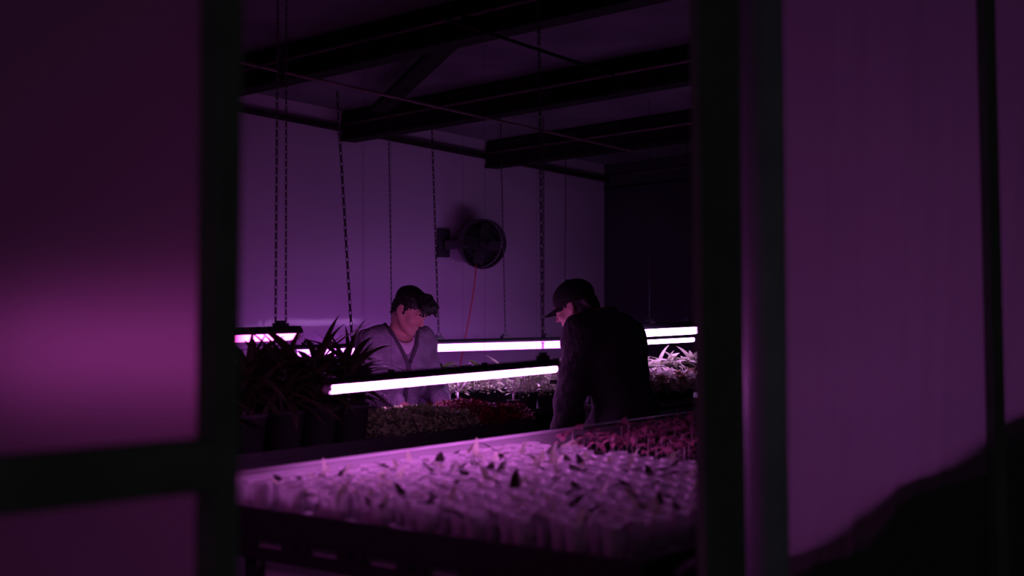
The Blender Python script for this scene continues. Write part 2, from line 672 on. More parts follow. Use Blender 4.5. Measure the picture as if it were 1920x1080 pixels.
# lamp over the middle bench (the one with the red edge)
ML_a, ML_b = on_z(620, 729.5, 1.33), on_z(1040, 691.5, 1.33)
mid = grow_light(ML_a, ML_b, 0.0105, 0.026, 0.026, LAMP_VIOLET, 46.0, 'pink glowing tube light hanging low in front of the person in cardigan', 'lamp_glow_warm', (0.12, 0.935))
chain('hanging_chain', lamp_pt(ML_a, ML_b, 0.935, 0.07), Vector((at(1008, 0, ML_b.y - .08).x, ML_b.y - .08, 2.75)), 'chain holding the far end of the low pink light', 0.013, 0.03, 0.003)
p = lamp_pt(ML_a, ML_b, 0.12, 0.045)
q = Vector((p.x, p.y, 0)); q.z = roof_z(q) - 0.005
tag(MB().tube([p, q], 0.0006, 5).build('added_wire', M_CHAIN), 'added hair-thin wire holding the near end of the low pink light', 'wire')  # thin wire added so the near end has a support
# lamp over the middle bench, in line behind the low one, assumed and unseen
KL_a, KL_b = Vector((-0.575, 6.12, 1.203)), Vector((-0.08, 6.75, 1.207))  # assumed from the light on the cardigan and face
grow_light(KL_a, KL_b, 0.009, 0.012, 0.02, LAMP_VIOLET, 66.0, 'assumed tube light over the middle bench, unseen behind the low pink one', 'lamp_glow_assumed', (0.1, 0.9))
for t, lab in ((0.1, 'added hair-thin wire above the middle bench, nearer the cardigan'), (0.9, 'added hair-thin wire above the middle bench, nearer the black cap')):  # wires added to hold up the assumed lamp
    p = lamp_pt(KL_a, KL_b, t, 0.03)
    q = Vector((p.x, p.y, 0)); q.z = roof_z(q) - 0.005
    tag(MB().tube([p, q], 0.0006, 5).build('added_wire', M_CHAIN), lab, 'wire')
NL_a, NL_b = at(850, 701, 7.6), at(1022, 687, 7.98)  # added tube that brightens the pale plants, kept out of sight behind the low light
grow_light(NL_a, NL_b, 0.008, 0.010, 0.018, LAMP_WHITE, 48.0, 'unseen tube light added over the bench between the two people', 'lamp_glow_added', (0.1, 0.9))
for t, lab in ((0.1, 'added hair-thin wire between the two people, nearer the cardigan'), (0.9, 'added hair-thin wire between the two people, nearer the black cap')):  # wires added to carry the unseen tube
    p = lamp_pt(NL_a, NL_b, t, 0.028)
    q = Vector((p.x, p.y, 0)); q.z = roof_z(q) - 0.005
    tag(MB().tube([p, q], 0.0006, 5).build('added_wire', M_CHAIN), lab, 'wire')
# back row
BL_a, BL_b = at(806, 651.5, 8.02), at(1076, 644, 8.85)
grow_light(BL_a, BL_b, 0.026, 0.024, 0.05, LAMP_COOL, S_LAMP, 'long white-glowing tube light by the wall under the fan', 'lamp_glow_cool', (0.055, 0.50, 0.80))
AL_a, AL_b = at(553, 661.5, 7.65), at(772, 655, 8.3)
grow_light(AL_a, AL_b, 0.024, 0.024, 0.06, LAMP_COOL, S_LAMP, 'tube light partly hidden behind the person in cardigan', 'lamp_glow_cool', (0.10, 0.5, 0.82))
# left lamp: its right part is seen in the doorway, the rest glows through the frosted pane
LL_b = at(553, 630, 6.0)
LL_a = Vector((LL_b.x, LL_b.y, LL_b.z)) - T2 * 1.15
grow_light(LL_a, LL_b, 0.017, 0.03, 0.07, LAMP_WARM, S_LAMP, 'tube light seen through spiky leaves beside the left jamb', 'lamp_glow_left', (0.12, 0.93))
# lamp behind the frosted pane, over the near end of the bench
FL_b = at(385, 636, 3.15)
FL_a = FL_b - D2 * 0.60
grow_light(FL_a, FL_b, 0.017, 0.03, 0.05, (0.95, 0.11, 0.78), 19.0, 'tube light blurred behind the frosted pane on the left', 'lamp_glow_pane', (0.12, 0.9))  # tube assumed from the blurred glow in the pane
# right lamps (two tubes over the rack behind the person in cap)
RL_a, RL_b = at(1192, 624, 7.9), at(1312, 618, 8.55)
grow_light(RL_a, RL_b, 0.025, 0.03, 0.08, LAMP_WHITE, 24.0, 'thick bright tube light right of the person in cap', 'lamp_glow_white', (0.2, 0.8))
RL2_a, RL2_b = at(1192, 642, 7.45), at(1299, 636.5, 7.95)
grow_light(RL2_a, RL2_b, 0.014, 0.004, 0.02, LAMP_WHITE, 42.0, 'slim bright tube light just below the thick one', 'lamp_glow_white', ())


def hang(px_top, px_bot, a, b, t, h, label, wd=0.010, top=None):
    p = lamp_pt(a, b, t, h)
    d = p.y
    q = Vector(((px_top - 960) / F * d, d, 0))
    q.z = roof_z(q) - 0.01 if top is None else top
    return chain('hanging_chain', p, q, label, wd, wd * 2.3, wd * 0.23)


hang(521, 521, LL_a, LL_b, 0.905, 0.06, 'left one of the twin chains above the leafy pots', 0.013)
hang(537, 537, LL_a, LL_b, 0.955, 0.06, 'right one of the twin chains above the leafy pots', 0.011)
hang(632, 650, AL_a, AL_b, 0.47, 0.05, 'thick chain hanging left of the person in cardigan', 0.020)
hang(728, 731, AL_a, AL_b, 0.82, 0.05, 'thin chain ending behind the head of the person in cardigan', 0.010)
hang(808, 818, BL_a, BL_b, 0.055, 0.09, 'chain just right of the head of the person in cardigan', 0.014)
hang(938, 940, BL_a, BL_b, 0.50, 0.05, 'thin chain right of the fan', 0.010)
p = at(1020, 618, 8.6)
q = Vector((at(1019, 0, 8.6).x, 8.6, 0)); q.z = roof_z(q) - 0.01
chain('hanging_chain', p, q, 'loose chain ending in the air above the visor', 0.012, 0.026, 0.0026)
p = at(1063, 600, 8.9)
q = Vector((at(1061, 0, 8.9).x, 8.9, 0)); q.z = roof_z(q) - 0.01
chain('hanging_chain', lamp_pt(BL_a, BL_b, 0.93, 0.05), q, 'thin chain ending behind the black cap', 0.010, 0.022, 0.0022)
# little wire V under the chain by the head
p = lamp_pt(BL_a, BL_b, 0.055, 0.09)
root = tag(MB().tube([p + Vector((-0.02, -0.02, -0.04)), p, p + Vector((0.025, 0.025, -0.04))], 0.0025, 6).build('wire_hanger', M_CHAIN), 'small wire V joining a chain to the wall light', 'hanger')
for (a, b, t, lab) in ((RL_a, RL_b, 0.2, 'chain above the thick bright tube, near the sweater'), (RL_a, RL_b, 0.8, 'chain above the thick bright tube, near the jamb'),
                       (FL_a, FL_b, 0.12, 'outer chain of the light behind the frosted pane'), (FL_a, FL_b, 0.9, 'inner chain of the light behind the frosted pane'),
                       (LL_a, LL_b, 0.12, 'far left chain behind the frosted pane')):
    p = lamp_pt(a, b, t, 0.06)
    q = Vector((p.x, p.y, 0)); q.z = roof_z(q) - 0.01
    chain('hanging_chain', p, q, lab, 0.008, 0.02, 0.0016)


# ------------------------------------------------------------------ benches
def bench(name, org, length, width, z, label, rim_h, rim_mat, deck_mat, rail=True, leg_z=0.0, slotted=False, rims=(1, 1, 1, 1)):
    """bench with its far-left corner at org; x runs along T2, y (negative) runs along T1 toward the camera"""
    root = empty(name, (org[0], org[1], 0), BENCH_ANGLE)
    tag(root, label, 'bench')
    MB().box((length / 2, -width / 2, z - 0.012), (length - 0.006, width - 0.006, 0.024)).build('deck', deck_mat, root)
    t = 0.012
    specs = [((length / 2, -t / 2, z + rim_h / 2), (length, t, rim_h)), ((length / 2, -width + t / 2, z + rim_h / 2), (length, t, rim_h)),
             ((t / 2, -width / 2, z + rim_h / 2), (t, width - 2 * t, rim_h)), ((length - t / 2, -width / 2, z + rim_h / 2), (t, width - 2 * t, rim_h))]
    for i, (c, s) in enumerate(specs):
        if not rims[i]:
            continue
        MB().box(c, s).build('rim', rim_mat[i], root, bevel=0.003)
    for x in (0.05, length - 0.05):
        for y in (-0.05, -width + 0.05):
            MB().box((x, y, (z - 0.03) / 2), (0.045, 0.045, z - 0.03)).build('leg', M_BLACKM, root)
    for y in (-0.03, -width + 0.03):
        MB().box((length / 2, y, z - 0.055), (length, 0.03, 0.06)).build('rail', M_BLACKM, root)
    for x in (0.03, length - 0.03)[(1 if slotted else 0):]:
        MB().box((x, -width / 2, z - 0.055), (0.03, width - 0.1, 0.06)).build('rail', M_BLACKM, root)
    return root


# near bench with the cups
B1 = Vector((-0.752, 3.795, 0))
B1Z, B1L, B1W = 1.0, 2.62, 1.30
b1 = bench('grow_bench', B1, B1L, B1W, B1Z, 'near bench with a pale rim, full of clear seedling cups', 0.10, [mat('rim_plastic', (0.46, 0.43, 0.47), rough=0.5), M_BLACK, M_BLACK, M_BLACK], mat('grey_deck', (0.22, 0.20, 0.22), rough=0.6), slotted=True)
for o in list(b1.children):                       # the near end has a low black rim only
    if o.name.startswith('rim') and o.data.materials[0] == M_BLACK:
        o.scale.z = 1.0
        for v in o.data.vertices:
            if v.co.z > B1Z + 0.05:
                v.co.z = B1Z + 0.022
            else:
                v.co.z = B1Z - 0.05
MB().tube([(0, -0.004, B1Z + 0.1), (B1L, -0.004, B1Z + 0.1)], 0.009, 10).build('rim_bead', MATS['rim_plastic'], b1, smooth=True)


def b1_pt(x, y, z=B1Z):
    p = B1 + T2 * x - T1 * y if False else B1 + T2 * x + T1 * y
    return Vector((p.x, p.y, z))


# slotted steel rail along the near end, below the tray
m = MB()
zr = 0.930
m.box((0.006, -B1W / 2, zr + 0.024), (0.010, B1W, 0.030))
m.box((0.006, -B1W / 2, zr - 0.026), (0.010, B1W, 0.034))
yy = 0.0
while yy < B1W:                                    # webs between the long slots and the round holes
    m.box((0.006, -yy - 0.02, zr), (0.010, 0.045, 0.02))
    m.box((0.006, -yy - 0.075, zr), (0.010, 0.030, 0.02))
    yy += 0.20
m.build('slotted_rail', M_BLACKM, b1)
MB().box((0.030, -B1W / 2, zr - 0.004), (0.006, B1W, 0.026)).build('slot_light_standin', M_WHITEP, b1)  # pale strip added in place of the lit shelf showing through the slots

# lower shelf with small lit plants under the near bench
MB().box((B1L / 2, -B1W / 2, 0.73), (B1L - 0.1, B1W - 0.1, 0.02)).build('lower_shelf', M_BLACKM, b1)
a, b = b1_pt(0.13, 0.24, 0.935), b1_pt(1.2, 0.24, 0.935)
grow_light(a, b, 0.010, 0.012, 0.03, LAMP_VIOLET, 30.0, 'small tube light assumed under the near bench, out of sight', 'lamp_glow_assumed_under', ())  # unseen tube, assumed from the light on the lower-shelf plants

# middle bench
B2org = Vector((-0.56, 5.33, 0)) - T2 * 0.78 - T1 * 0.74
b2 = bench('grow_bench', B2org, 1.86, 0.74, 1.0, 'middle bench in shade under the low pink light', 0.03, [M_BLACK] * 4, M_BLACK)
MB().box((0.93, -0.735, 0.48), (1.84, 0.006, 0.95)).build('shade_panel', M_BLACK, b2)  # black panels added to keep the space under the bench dark
MB().box((1.855, -0.37, 0.48), (0.006, 0.72, 0.95)).build('shade_panel', M_BLACK, b2)
# wall bench behind the person in cardigan
B3org = W0 + E2 * (-0.55) + E1 * 1.02
b3root = empty('grow_bench', (0, 0, 0))
tag(b3root, 'long bench along the far wall, under the white lights', 'bench')
m = MB()
pa, pb, pc, pd = [wall_pt(s, t, 0) for s, t in ((-1.2, 0.12), (2.9, 0.12), (2.9, 0.95), (-1.2, 0.95))]


def prism(m, pts, z0, z1):
    n = len(pts)
    vs = [Vector((p.x, p.y, z0)) for p in pts] + [Vector((p.x, p.y, z1)) for p in pts]
    m.add(vs, [tuple(range(n)), tuple(range(2 * n - 1, n - 1, -1))] + [(i, n + i, n + (i + 1) % n, (i + 1) % n) for i in range(n)])
    return m


prism(MB(), (pa, pb, pc, pd), 0.92, 0.95).build('deck', M_BLACK, b3root)
MB().bar(Vector((pd.x, pd.y, .47)), Vector((pc.x, pc.y, .47)), 0.006, 0.93).build('shade_panel', M_BLACK, b3root)  # added black panels standing in for the shade under the wall bench
MB().bar(Vector((pb.x, pb.y, .47)), Vector((pc.x, pc.y, .47)), 0.006, 0.93).build('shade_panel', M_BLACK, b3root)
for p in (pa, pb, pc, pd):
    c = (pa + pb + pc + pd) / 4
    p2 = p + (c - p) * 0.05
    MB().box((p2.x, p2.y, 0.46), (0.05, 0.05, 0.92)).build('leg', M_BLACKM, b3root)

b4root = empty('grow_bench', (0, 0, 0))
tag(b4root, 'bench in front of the wall bench, between the two people', 'bench')
cs = [wall_pt(s_, t_, 0) for s_, t_ in ((0.44, 0.97), (1.9, 0.97), (1.9, 1.44), (0.44, 1.44))]
prism(MB(), cs, 0.92, 0.95).build('deck', M_BLACK, b4root)
cc = (cs[0] + cs[1] + cs[2] + cs[3]) / 4
for p in cs:
    p2_ = p + (cc - p) * 0.06
    MB().box((p2_.x, p2_.y, 0.46), (0.045, 0.045, 0.92)).build('leg', M_BLACKM, b4root)

# rack at the right, behind the person in cap
RK = at(1215, 540, 7.55)
rk = empty('plant_rack', (RK.x, RK.y, 0), BENCH_ANGLE)
tag(rk, 'two-tier plant rack under the twin bright tubes', 'rack')
MB().box((0.0, -0.16, 1.005), (1.2, 0.36, 0.02)).build('lower_tier', M_BLACKM, rk)
MB().box((0.58, 0.30, 1.095), (1.64, 0.34, 0.02)).build('upper_tier', M_BLACKM, rk)
MB().box((0.58, 0.127, 1.085), (1.64, 0.006, 0.045)).build('front_lip', MATS['rim_plastic'], rk)
for x, y, h in ((0.13, 0.16, 1.09), (0.13, 0.45, 1.09), (1.36, 0.16, 1.09), (1.36, 0.45, 1.09), (-0.56, -0.31, .995), (-0.56, -0.01, .995), (0.56, -0.31, .995), (0.56, -0.01, .995)):
    if True:
        MB().box((x, y, h / 2), (0.03, 0.03, h)).build('leg', M_BLACKM, rk)


def rk_pt(x, y, z):
    p = Vector((RK.x, RK.y, 0)) + T2 * x - T1 * y
    return Vector((p.x, p.y, z))



# ------------------------------------------------------------------ leaves and plants
def leaf_mesh(name, length, width, arch, fold, material, n=7, tip=1.6):
    """leaf lying along +x from the origin, arching down; V-folded on its midrib"""
    vs, fs = [], []
    x = z = 0.0
    ang = 0.0
    for i in range(n + 1):
        t = i / n
        w = width * 0.5 * (math.sin(math.pi * min(1, t ** 0.75)) ** 0.8 if 0 < t < 1 else 0.04) * (1 - 0.15 * t)
        w = max(w, width * 0.03)
        vs += [(x, -w, z + w * fold), (x, 0, z), (x, w, z + w * fold)]
        ang = -arch * (t + 1.0 / n)
        x += length / n * math.cos(ang)
        z += length / n * math.sin(ang)
    for i in range(n):
        a = i * 3
        fs += [(a, a + 3, a + 4, a + 1), (a + 1, a + 4, a + 5, a + 2)]
    me = MB().add(vs, fs).mesh(name, material, smooth=True)
    return me


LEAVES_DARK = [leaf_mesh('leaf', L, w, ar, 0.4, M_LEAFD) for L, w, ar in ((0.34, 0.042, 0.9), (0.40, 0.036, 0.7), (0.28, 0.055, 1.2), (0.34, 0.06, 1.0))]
LEAVES_GREEN = [leaf_mesh('leaf', L, w, ar, 0.35, M_LEAF) for L, w, ar in ((0.12, 0.045, 1.1), (0.15, 0.04, 0.9), (0.10, 0.05, 1.4))]
LEAVES_PALE = [leaf_mesh('leaf', L, w, ar, 0.35, M_LEAFP) for L, w, ar in ((0.12, 0.035, 0.9), (0.16, 0.028, 0.6), (0.10, 0.045, 1.2))]
LEAVES_RED = [leaf_mesh('leaf', L, w, ar, 0.3, M_LEAFR, n=4) for L, w, ar in ((0.045, 0.022, 0.9), (0.038, 0.026, 1.2), (0.052, 0.02, 0.5))]
LEAVES_CUP = [leaf_mesh('leaf', L, w, ar, 0.4, M_LEAFP, n=4) for L, w, ar in ((0.062, 0.022, 0.5), (0.078, 0.019, 0.3), (0.05, 0.026, 0.9))] + \
             [leaf_mesh('leaf', L, w, ar, 0.4, M_LEAFD, n=4) for L, w, ar in ((0.075, 0.026, 0.7), (0.06, 0.032, 0.9), (0.08, 0.026, 0.5))]  # lit and unlit leaves put into colour: pale ones lit, dark ones unlit


def pot_mesh(r, h, material, name='pot'):
    return MB().lathe([(0.001, 0), (r * 0.78, 0), (r * 0.97, h * 0.9), (r * 1.06, h * 0.9), (r * 1.06, h), (r * 0.95, h), (r * 0.9, h * 0.85), (0.001, h * 0.85)], 20).mesh(name, material, True)


def add_leaves(root, meshes, n, z, el0, el1, smin, smax, rnd, zspread=0.0, az0=0.0, az1=2 * math.pi, r0=0.0):
    for i in range(n):
        o = link('leaf', rnd.choice(meshes), root)
        az = az0 + (az1 - az0) * (i + rnd.random() * 0.7) / n
        el = rnd.uniform(el0, el1)
        o.rotation_euler = Matrix.Rotation(az, 3, 'Z').to_4x4().to_3x3().to_euler() if False else (Matrix.Rotation(az, 3, 'Z') @ Matrix.Rotation(-el, 3, 'Y') @ Matrix.Rotation(rnd.uniform(-0.5, 0.5), 3, 'X')).to_euler()
        s = rnd.uniform(smin, smax)
        o.scale = (s, s, s)
        o.location = (math.cos(az) * r0, math.sin(az) * r0, z + rnd.uniform(-zspread, zspread))


POT_BIG = pot_mesh(0.078, 0.16, M_BLACK)
POT_MID = pot_mesh(0.055, 0.09, M_BLACK)
POT_SMALL = pot_mesh(0.035, 0.05, M_BLACK)

# dark strap-leaved plants at the left end of the middle bench
strap = [(0.12, 0.64, 0.95, 'dark potted plant mostly behind the left jamb'),
         (0.29, 0.64, 1.10, 'tall spiky dark potted plant nearest the left jamb, at the bench front'),
         (0.47, 0.64, 1.00, 'dark arching potted plant below the twin chains, at the bench front'),
         (0.64, 0.64, 0.90, 'dark strap-leaved potted plant left of the near end of the pink light'),
         (0.81, 0.64, 0.78, 'low dark potted plant right before the microgreen trays'),
         (0.38, 0.45, 1.12, 'tall dark potted plant in the second row, half behind the left jamb'),
         (0.56, 0.45, 1.18, 'tallest spiky dark potted plant, in front of the light beside the left jamb'),
         (0.74, 0.45, 1.02, 'dark potted plant in the second row, right of the twin chains'),
         (0.66, 0.25, 0.92, 'dark potted plant in the back row nearest the left jamb'),
         (0.84, 0.25, 0.92, 'dark potted plant in the back row under the twin chains'),
         (1.02, 0.25, 0.95, 'dark potted plant in the back row, at the shaded tube light'),
         (1.20, 0.25, 0.90, 'dark potted plant in the back row beside the cardigan sleeve')]
for i, (bx_, by_, s, lab) in enumerate(strap):
    rnd = random.Random(40 + i)
    p = B2org + T2 * bx_ + T1 * by_
    root = empty('potted_plant', (p.x, p.y, 1.0), rnd.uniform(0, 6))
    tag(root, lab, 'plant', 'dark potted plants on the middle bench')
    link('pot', POT_BIG, root)
    MB().lathe([(0.001, 0.012), (0.04, 0.008), (0.068, 0)], 14, (0, 0, 0.128)).build('soil', M_SOIL, root)
    MB().tube([(0, 0, 0.12), (0.01, 0, 0.2), (0.0, 0.01, 0.20 + 0.1 * s)], 0.012, 8).build('stem', M_LEAFD, root)
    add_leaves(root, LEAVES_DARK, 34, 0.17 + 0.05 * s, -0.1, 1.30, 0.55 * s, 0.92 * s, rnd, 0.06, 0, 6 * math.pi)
# leafy plants on the wall bench (dark tops against the lit wall)
broad = [(832, 7.80, 672, 'leafy plant right of the cardigan, under the wall light'), (868, 7.9, 676, 'second leafy plant from the cardigan under the wall light'),
         (898, 7.95, 670, 'leafy plant with upright leaves below the fan cord'), (942, 8.0, 672, 'leafy plant with one bright leaf under the wall light'),
         (985, 8.2, 678, 'leafy plant left of the low light chain'), (1020, 8.3, 674, 'leafy plant beside the low light chain'), (1042, 8.35, 668, 'leafy plant touching the sleeve of the black sweater')]
for i, (px, d, ytop, lab) in enumerate(broad):
    rnd = random.Random(80 + i)
    p = at(px, 540, d)
    ztop = CAMZ - (ytop - 540) / F * d
    root = empty('leafy_plant', (p.x, p.y, 0.95), rnd.uniform(0, 6))
    tag(root, lab, 'plant', 'leafy plants on the wall bench')
    link('pot', POT_MID, root)
    h = ztop - 0.95 - 0.06
    MB().tube([(0, 0, 0.07), (0.008, 0.004, h * 0.6), (0, 0, h)], 0.006, 8).build('stem', M_STEM, root)
    add_leaves(root, LEAVES_GREEN if i != 3 else LEAVES_GREEN + LEAVES_PALE, 13, h - 0.02, 0.0, 1.0, 0.75, 1.2, rnd, 0.03, 0, 4 * math.pi)

# bare pale forked stems below the low light
forks = [(843, 7.6, 'forked pale stem right of the cardigan, nearer the low light'), (858, 7.7, 'forked pale stem right of the cardigan, nearer the wall'), (963, 7.62, 'forked pale stem beside the bright bush'), (824, 7.62, 'leaning pale stem just right of the cardigan')]
for i, (px, d, lab) in enumerate(forks):
    rnd = random.Random(120 + i)
    p = at(px, 540, d)
    root = empty('forked_seedling', (p.x, p.y, 0.95))
    tag(root, lab, 'plant', 'pale forked stems')
    link('pot', POT_SMALL, root)
    m = MB()
    m.tube([(0, 0, 0.03), (0.0, 0, 0.085)], 0.006, 8)
    for q in range(3):
        a = -0.06 + 0.06 * q + rnd.uniform(-.02, .02)
        m.tube([(0, 0, 0.08), (a * 0.7, 0.01, 0.13), (a * 1.2, 0.0, 0.20)], 0.004, 6)
    m.build('stem', M_STEM, root, smooth=True)
    add_leaves(root, LEAVES_PALE, 5, 0.20, -0.3, 0.7, 0.4, 0.6, rnd, 0.03)


def bush(name, loc, rx, ry, rz, n, leaf_len, material, label, seed, z0, group, potm=None, cat='plant'):
    rnd = random.Random(seed)
    m = MB()
    for _ in range(n):
        u, v = rnd.uniform(0, 2 * math.pi), rnd.random()
        r = rnd.random() ** 0.4
        z = v
        rr = math.sqrt(max(0.02, 1 - (z - 0.35) ** 2 / 0.5))
        c = Vector((math.cos(u) * rx * r * rr, math.sin(u) * ry * r * rr, z0 + z * rz))
        d = Vector((math.cos(u) + rnd.uniform(-.6, .6), math.sin(u) + rnd.uniform(-.6, .6), rnd.uniform(-.5, .9))).normalized()
        s = d.cross(Vector((rnd.uniform(-.5, .5), rnd.uniform(-.5, .5), 1))).normalized()
        nn = s.cross(d)
        L = leaf_len * rnd.uniform(.6, 1.3)
        w = L * 0.22
        m.add([c, c + d * L * .45 + s * w + nn * L * .08, c + d * L, c + d * L * .45 - s * w + nn * L * .08, c + d * L * .5], [(0, 4, 1), (1, 4, 2), (2, 4, 3), (3, 4, 0)])
    root = empty(name, loc, rnd.uniform(0, 6))
    tag(root, label, cat, group)
    f = m.build('foliage', material, root)
    f['kind'] = 'stuff'
    if potm is not None:
        link('pot', potm, root)
    st = MB()
    for q in range(4):
        a = q * 1.6 + rnd.random()
        st.tube([(0, 0, z0 * 0.6), (math.cos(a) * rx * .3, math.sin(a) * ry * .3, z0 + rz * .4), (math.cos(a) * rx * .6, math.sin(a) * ry * .6, z0 + rz * .8)], 0.004, 6)
    st.build('stem', M_STEM, root)
    return root


for i, (px, d, rx, rz, lab) in enumerate(((990, 7.68, 0.075, 0.14, 'bright fine-leaved bush below the far end of the low light'), (1024, 7.78, 0.085, 0.16, 'bright fine-leaved bush left of the black sweater'),
                                          (1050, 7.88, 0.07, 0.18, 'fine-leaved bush against the black sweater'), (822, 7.72, 0.08, 0.12, 'small pale bush right of the cardigan hem'), (850, 7.85, 0.07, 0.11, 'small pale bush behind the forked stems'),
                                          (885, 7.9, 0.08, 0.09, 'low pale plant behind the forked stems'), (920, 7.95, 0.08, 0.08, 'low pale plant between the forked stems and the bright bush'))):
    p = at(px, 540, d)
    bush('fine_leaved_bush', (p.x, p.y, 0.95), rx, rx, rz, 260, 0.04, M_LEAFP, lab, 200 + i, 0.07, 'pale bushes on the wall bench', POT_MID)
p = at(975, 540, 7.72)
bush('fine_leaved_bush', (p.x, p.y, 0.95), 0.06, 0.06, 0.07, 130, 0.04, M_LEAFP, 'low pale bush behind the red microgreen tray', 230, 0.08, 'pale bushes on the wall bench', POT_MID)

# orange and dark little pots under the light
for (px, d, mt, lab) in ((746, 6.087, M_BLACK, 'small black pot below the low light in front of the cardigan'), (812, 7.60, M_ORANGE, 'small orange pot below the low light')):
    p = at(px, 540, d)
    z = 1.0 if d < 6.5 else 0.95
    root = link('nursery_pot', MB().lathe([(0.001, 0), (0.032, 0), (0.042, 0.07), (0.046, 0.07), (0.046, 0.085), (0.04, 0.085), (0.036, 0.06), (0.001, 0.06)], 18).mesh('nursery_pot', mt, True))
    root.location = (p.x, p.y, z)
    tag(root, lab, 'pot')


# ------------------------------------------------------------------ microgreen trays on the middle bench
def micro_tray(x0, x1, y0, y1, hgt, material, label, seed, n):
    rnd = random.Random(seed)
    cx, cy = (x0 + x1) / 2, (y0 + y1) / 2
    p = B2org + T2 * cx - T1 * cy * -1
    root = empty('microgreen_tray', (p.x, p.y, 1.0), BENCH_ANGLE)
    tag(root, label, 'tray', 'microgreen trays')
    lx, ly = (x1 - x0), (y1 - y0)
    t = MB()
    t.box((0, 0, 0.004), (lx - 0.01, ly - 0.01, 0.008))
    for c, s in (((0, ly / 2 - .006, .02), (lx - 0.01, .005, .04)), ((0, -ly / 2 + .006, .02), (lx - 0.01, .005, .04)), ((lx / 2 - .006, 0, .02), (.005, ly - .02, .04)), ((-lx / 2 + .006, 0, .02), (.005, ly - .02, .04))):
        t.box(c, s)
    t.build('tray', M_BLACK, root)
    g = MB()
    for _ in range(n):
        x, y = rnd.uniform(-lx / 2, lx / 2), rnd.uniform(-ly / 2, ly / 2)
        top = hgt * (0.82 + 0.18 * math.sin(x * 17 + seed) * math.cos(y * 13))
        edge = min(1, (min(lx / 2 - abs(x), ly / 2 - abs(y)) + 0.03) / 0.07)
        z = top * edge * (rnd.random() ** 0.45)
        c = Vector((x * 1.02, y * 1.04, max(0.02, z)))
        a = rnd.uniform(0, 6.28)
        e = rnd.uniform(-0.2, 1.0)
        d = Vector((math.cos(a) * math.cos(e), math.sin(a) * math.cos(e), math.sin(e)))
        s = Vector((-math.sin(a), math.cos(a), 0))
        L = rnd.uniform(0.009, 0.019)
        g.add([c, c + d * L * .5 + s * L * .38, c + d * L, c + d * L * .5 - s * L * .38], [(0, 1, 2, 3)])
    f = g.build('microgreens', material, root)
    f['kind'] = 'stuff'
    core = MB()
    nx, ny = 10, 8
    vs, fs = [], []
    for j in range(ny + 1):
        for i in range(nx + 1):
            ed = 0.25 if (i in (0, nx) or j in (0, ny)) else 1
            vs.append(((i / nx - .5) * (lx - .03), (j / ny - .5) * (ly - .03), hgt * .72 * ed + rnd.uniform(-.006, .006)))
    for j in range(ny):
        for i in range(nx):
            a = j * (nx + 1) + i
            fs.append((a, a + 1, a + nx + 2, a + nx + 1))
    core.add(vs, fs).build('stem_mat', M_SOIL, root)
    return root


micro_tray(0.905, 1.195, 0.40, 0.73, 0.115, M_MICRO, 'bushy green-brown microgreen tray beside the dark potted plants', 1, 7000)
micro_tray(1.205, 1.50, 0.40, 0.73, 0.115, M_MICRO, 'green-brown microgreen tray in the middle of the bench front', 2, 7000)
micro_tray(1.51, 1.85, 0.40, 0.73, 0.125, M_MICROR, 'dark red microgreen tray at the bench end beside the black sweater', 3, 7000)
micro_tray(1.52, 1.83, 0.03, 0.38, 0.07, M_MICRO, 'low microgreen tray in the back row, near the forked stems', 5, 5000)

# ------------------------------------------------------------------ clear cups with seedlings on the near bench
CUP_RIM = MB().torus((0, 0, 0.082), 0.0292, 0.0016, (0, 0, 1), 20, 6).mesh('rim', M_WHITEP, True)
CUP = MB().lathe([(0.001, 0.0), (0.021, 0.0), (0.023, 0.004), (0.0285, 0.078), (0.0290, 0.082), (0.0280, 0.082), (0.0268, 0.078), (0.0215, 0.006), (0.001, 0.005)], 18).mesh('seedling_cup', M_CUP, True)
PLUG = MB().lathe([(0.001, 0.0), (0.018, 0.0), (0.0215, 0.032), (0.012, 0.037), (0.001, 0.038)], 10).mesh('growing_plug', mat('pale_plug', (0.55, 0.50, 0.52), rough=0.9, noise=0.3, scale=60), True)
rnd = random.Random(11)
ncup = 0
pitch = 0.086
row = 0
y = 0.062
while y < B1W - 0.05:
    x = 0.045 + (pitch / 2 if row % 2 else 0)
    x_end = 1.31 - 0.20 * y
    while x < x_end and ncup < 296:
        jx, jy = rnd.uniform(-.004, .004), rnd.uniform(-.004, .004)
        c = link('seedling_cup', CUP)
        c.location = b1_pt(x + jx, y + jy, B1Z + 0.0005)
        c.rotation_euler = (0, 0, rnd.uniform(0, 6.28))
        tag(c, 'small clear plastic seedling cup standing in the rows on the near bench', 'cup', 'clear seedling cups')
        g = link('growing_plug', PLUG, c)
        g.location = (0, 0, 0.0065)
        link('rim', CUP_RIM, c)
        k = rnd.choice((2, 2, 3, 3))
        for q in range(k):
            lf = link('leaf', rnd.choice(LEAVES_CUP), c)
            lf.location = (0, 0, 0.052)
            az = rnd.uniform(0, 6.28)
            el = rnd.uniform(0.4, 1.25)
            lf.rotation_euler = (Matrix.Rotation(az, 3, 'Z') @ Matrix.Rotation(-el, 3, 'Y')).to_euler()
            s = rnd.uniform(0.8, 1.25)
            lf.scale = (s, s, s)
        ncup += 1
        x += pitch
    y += pitch * 0.866
    row += 1

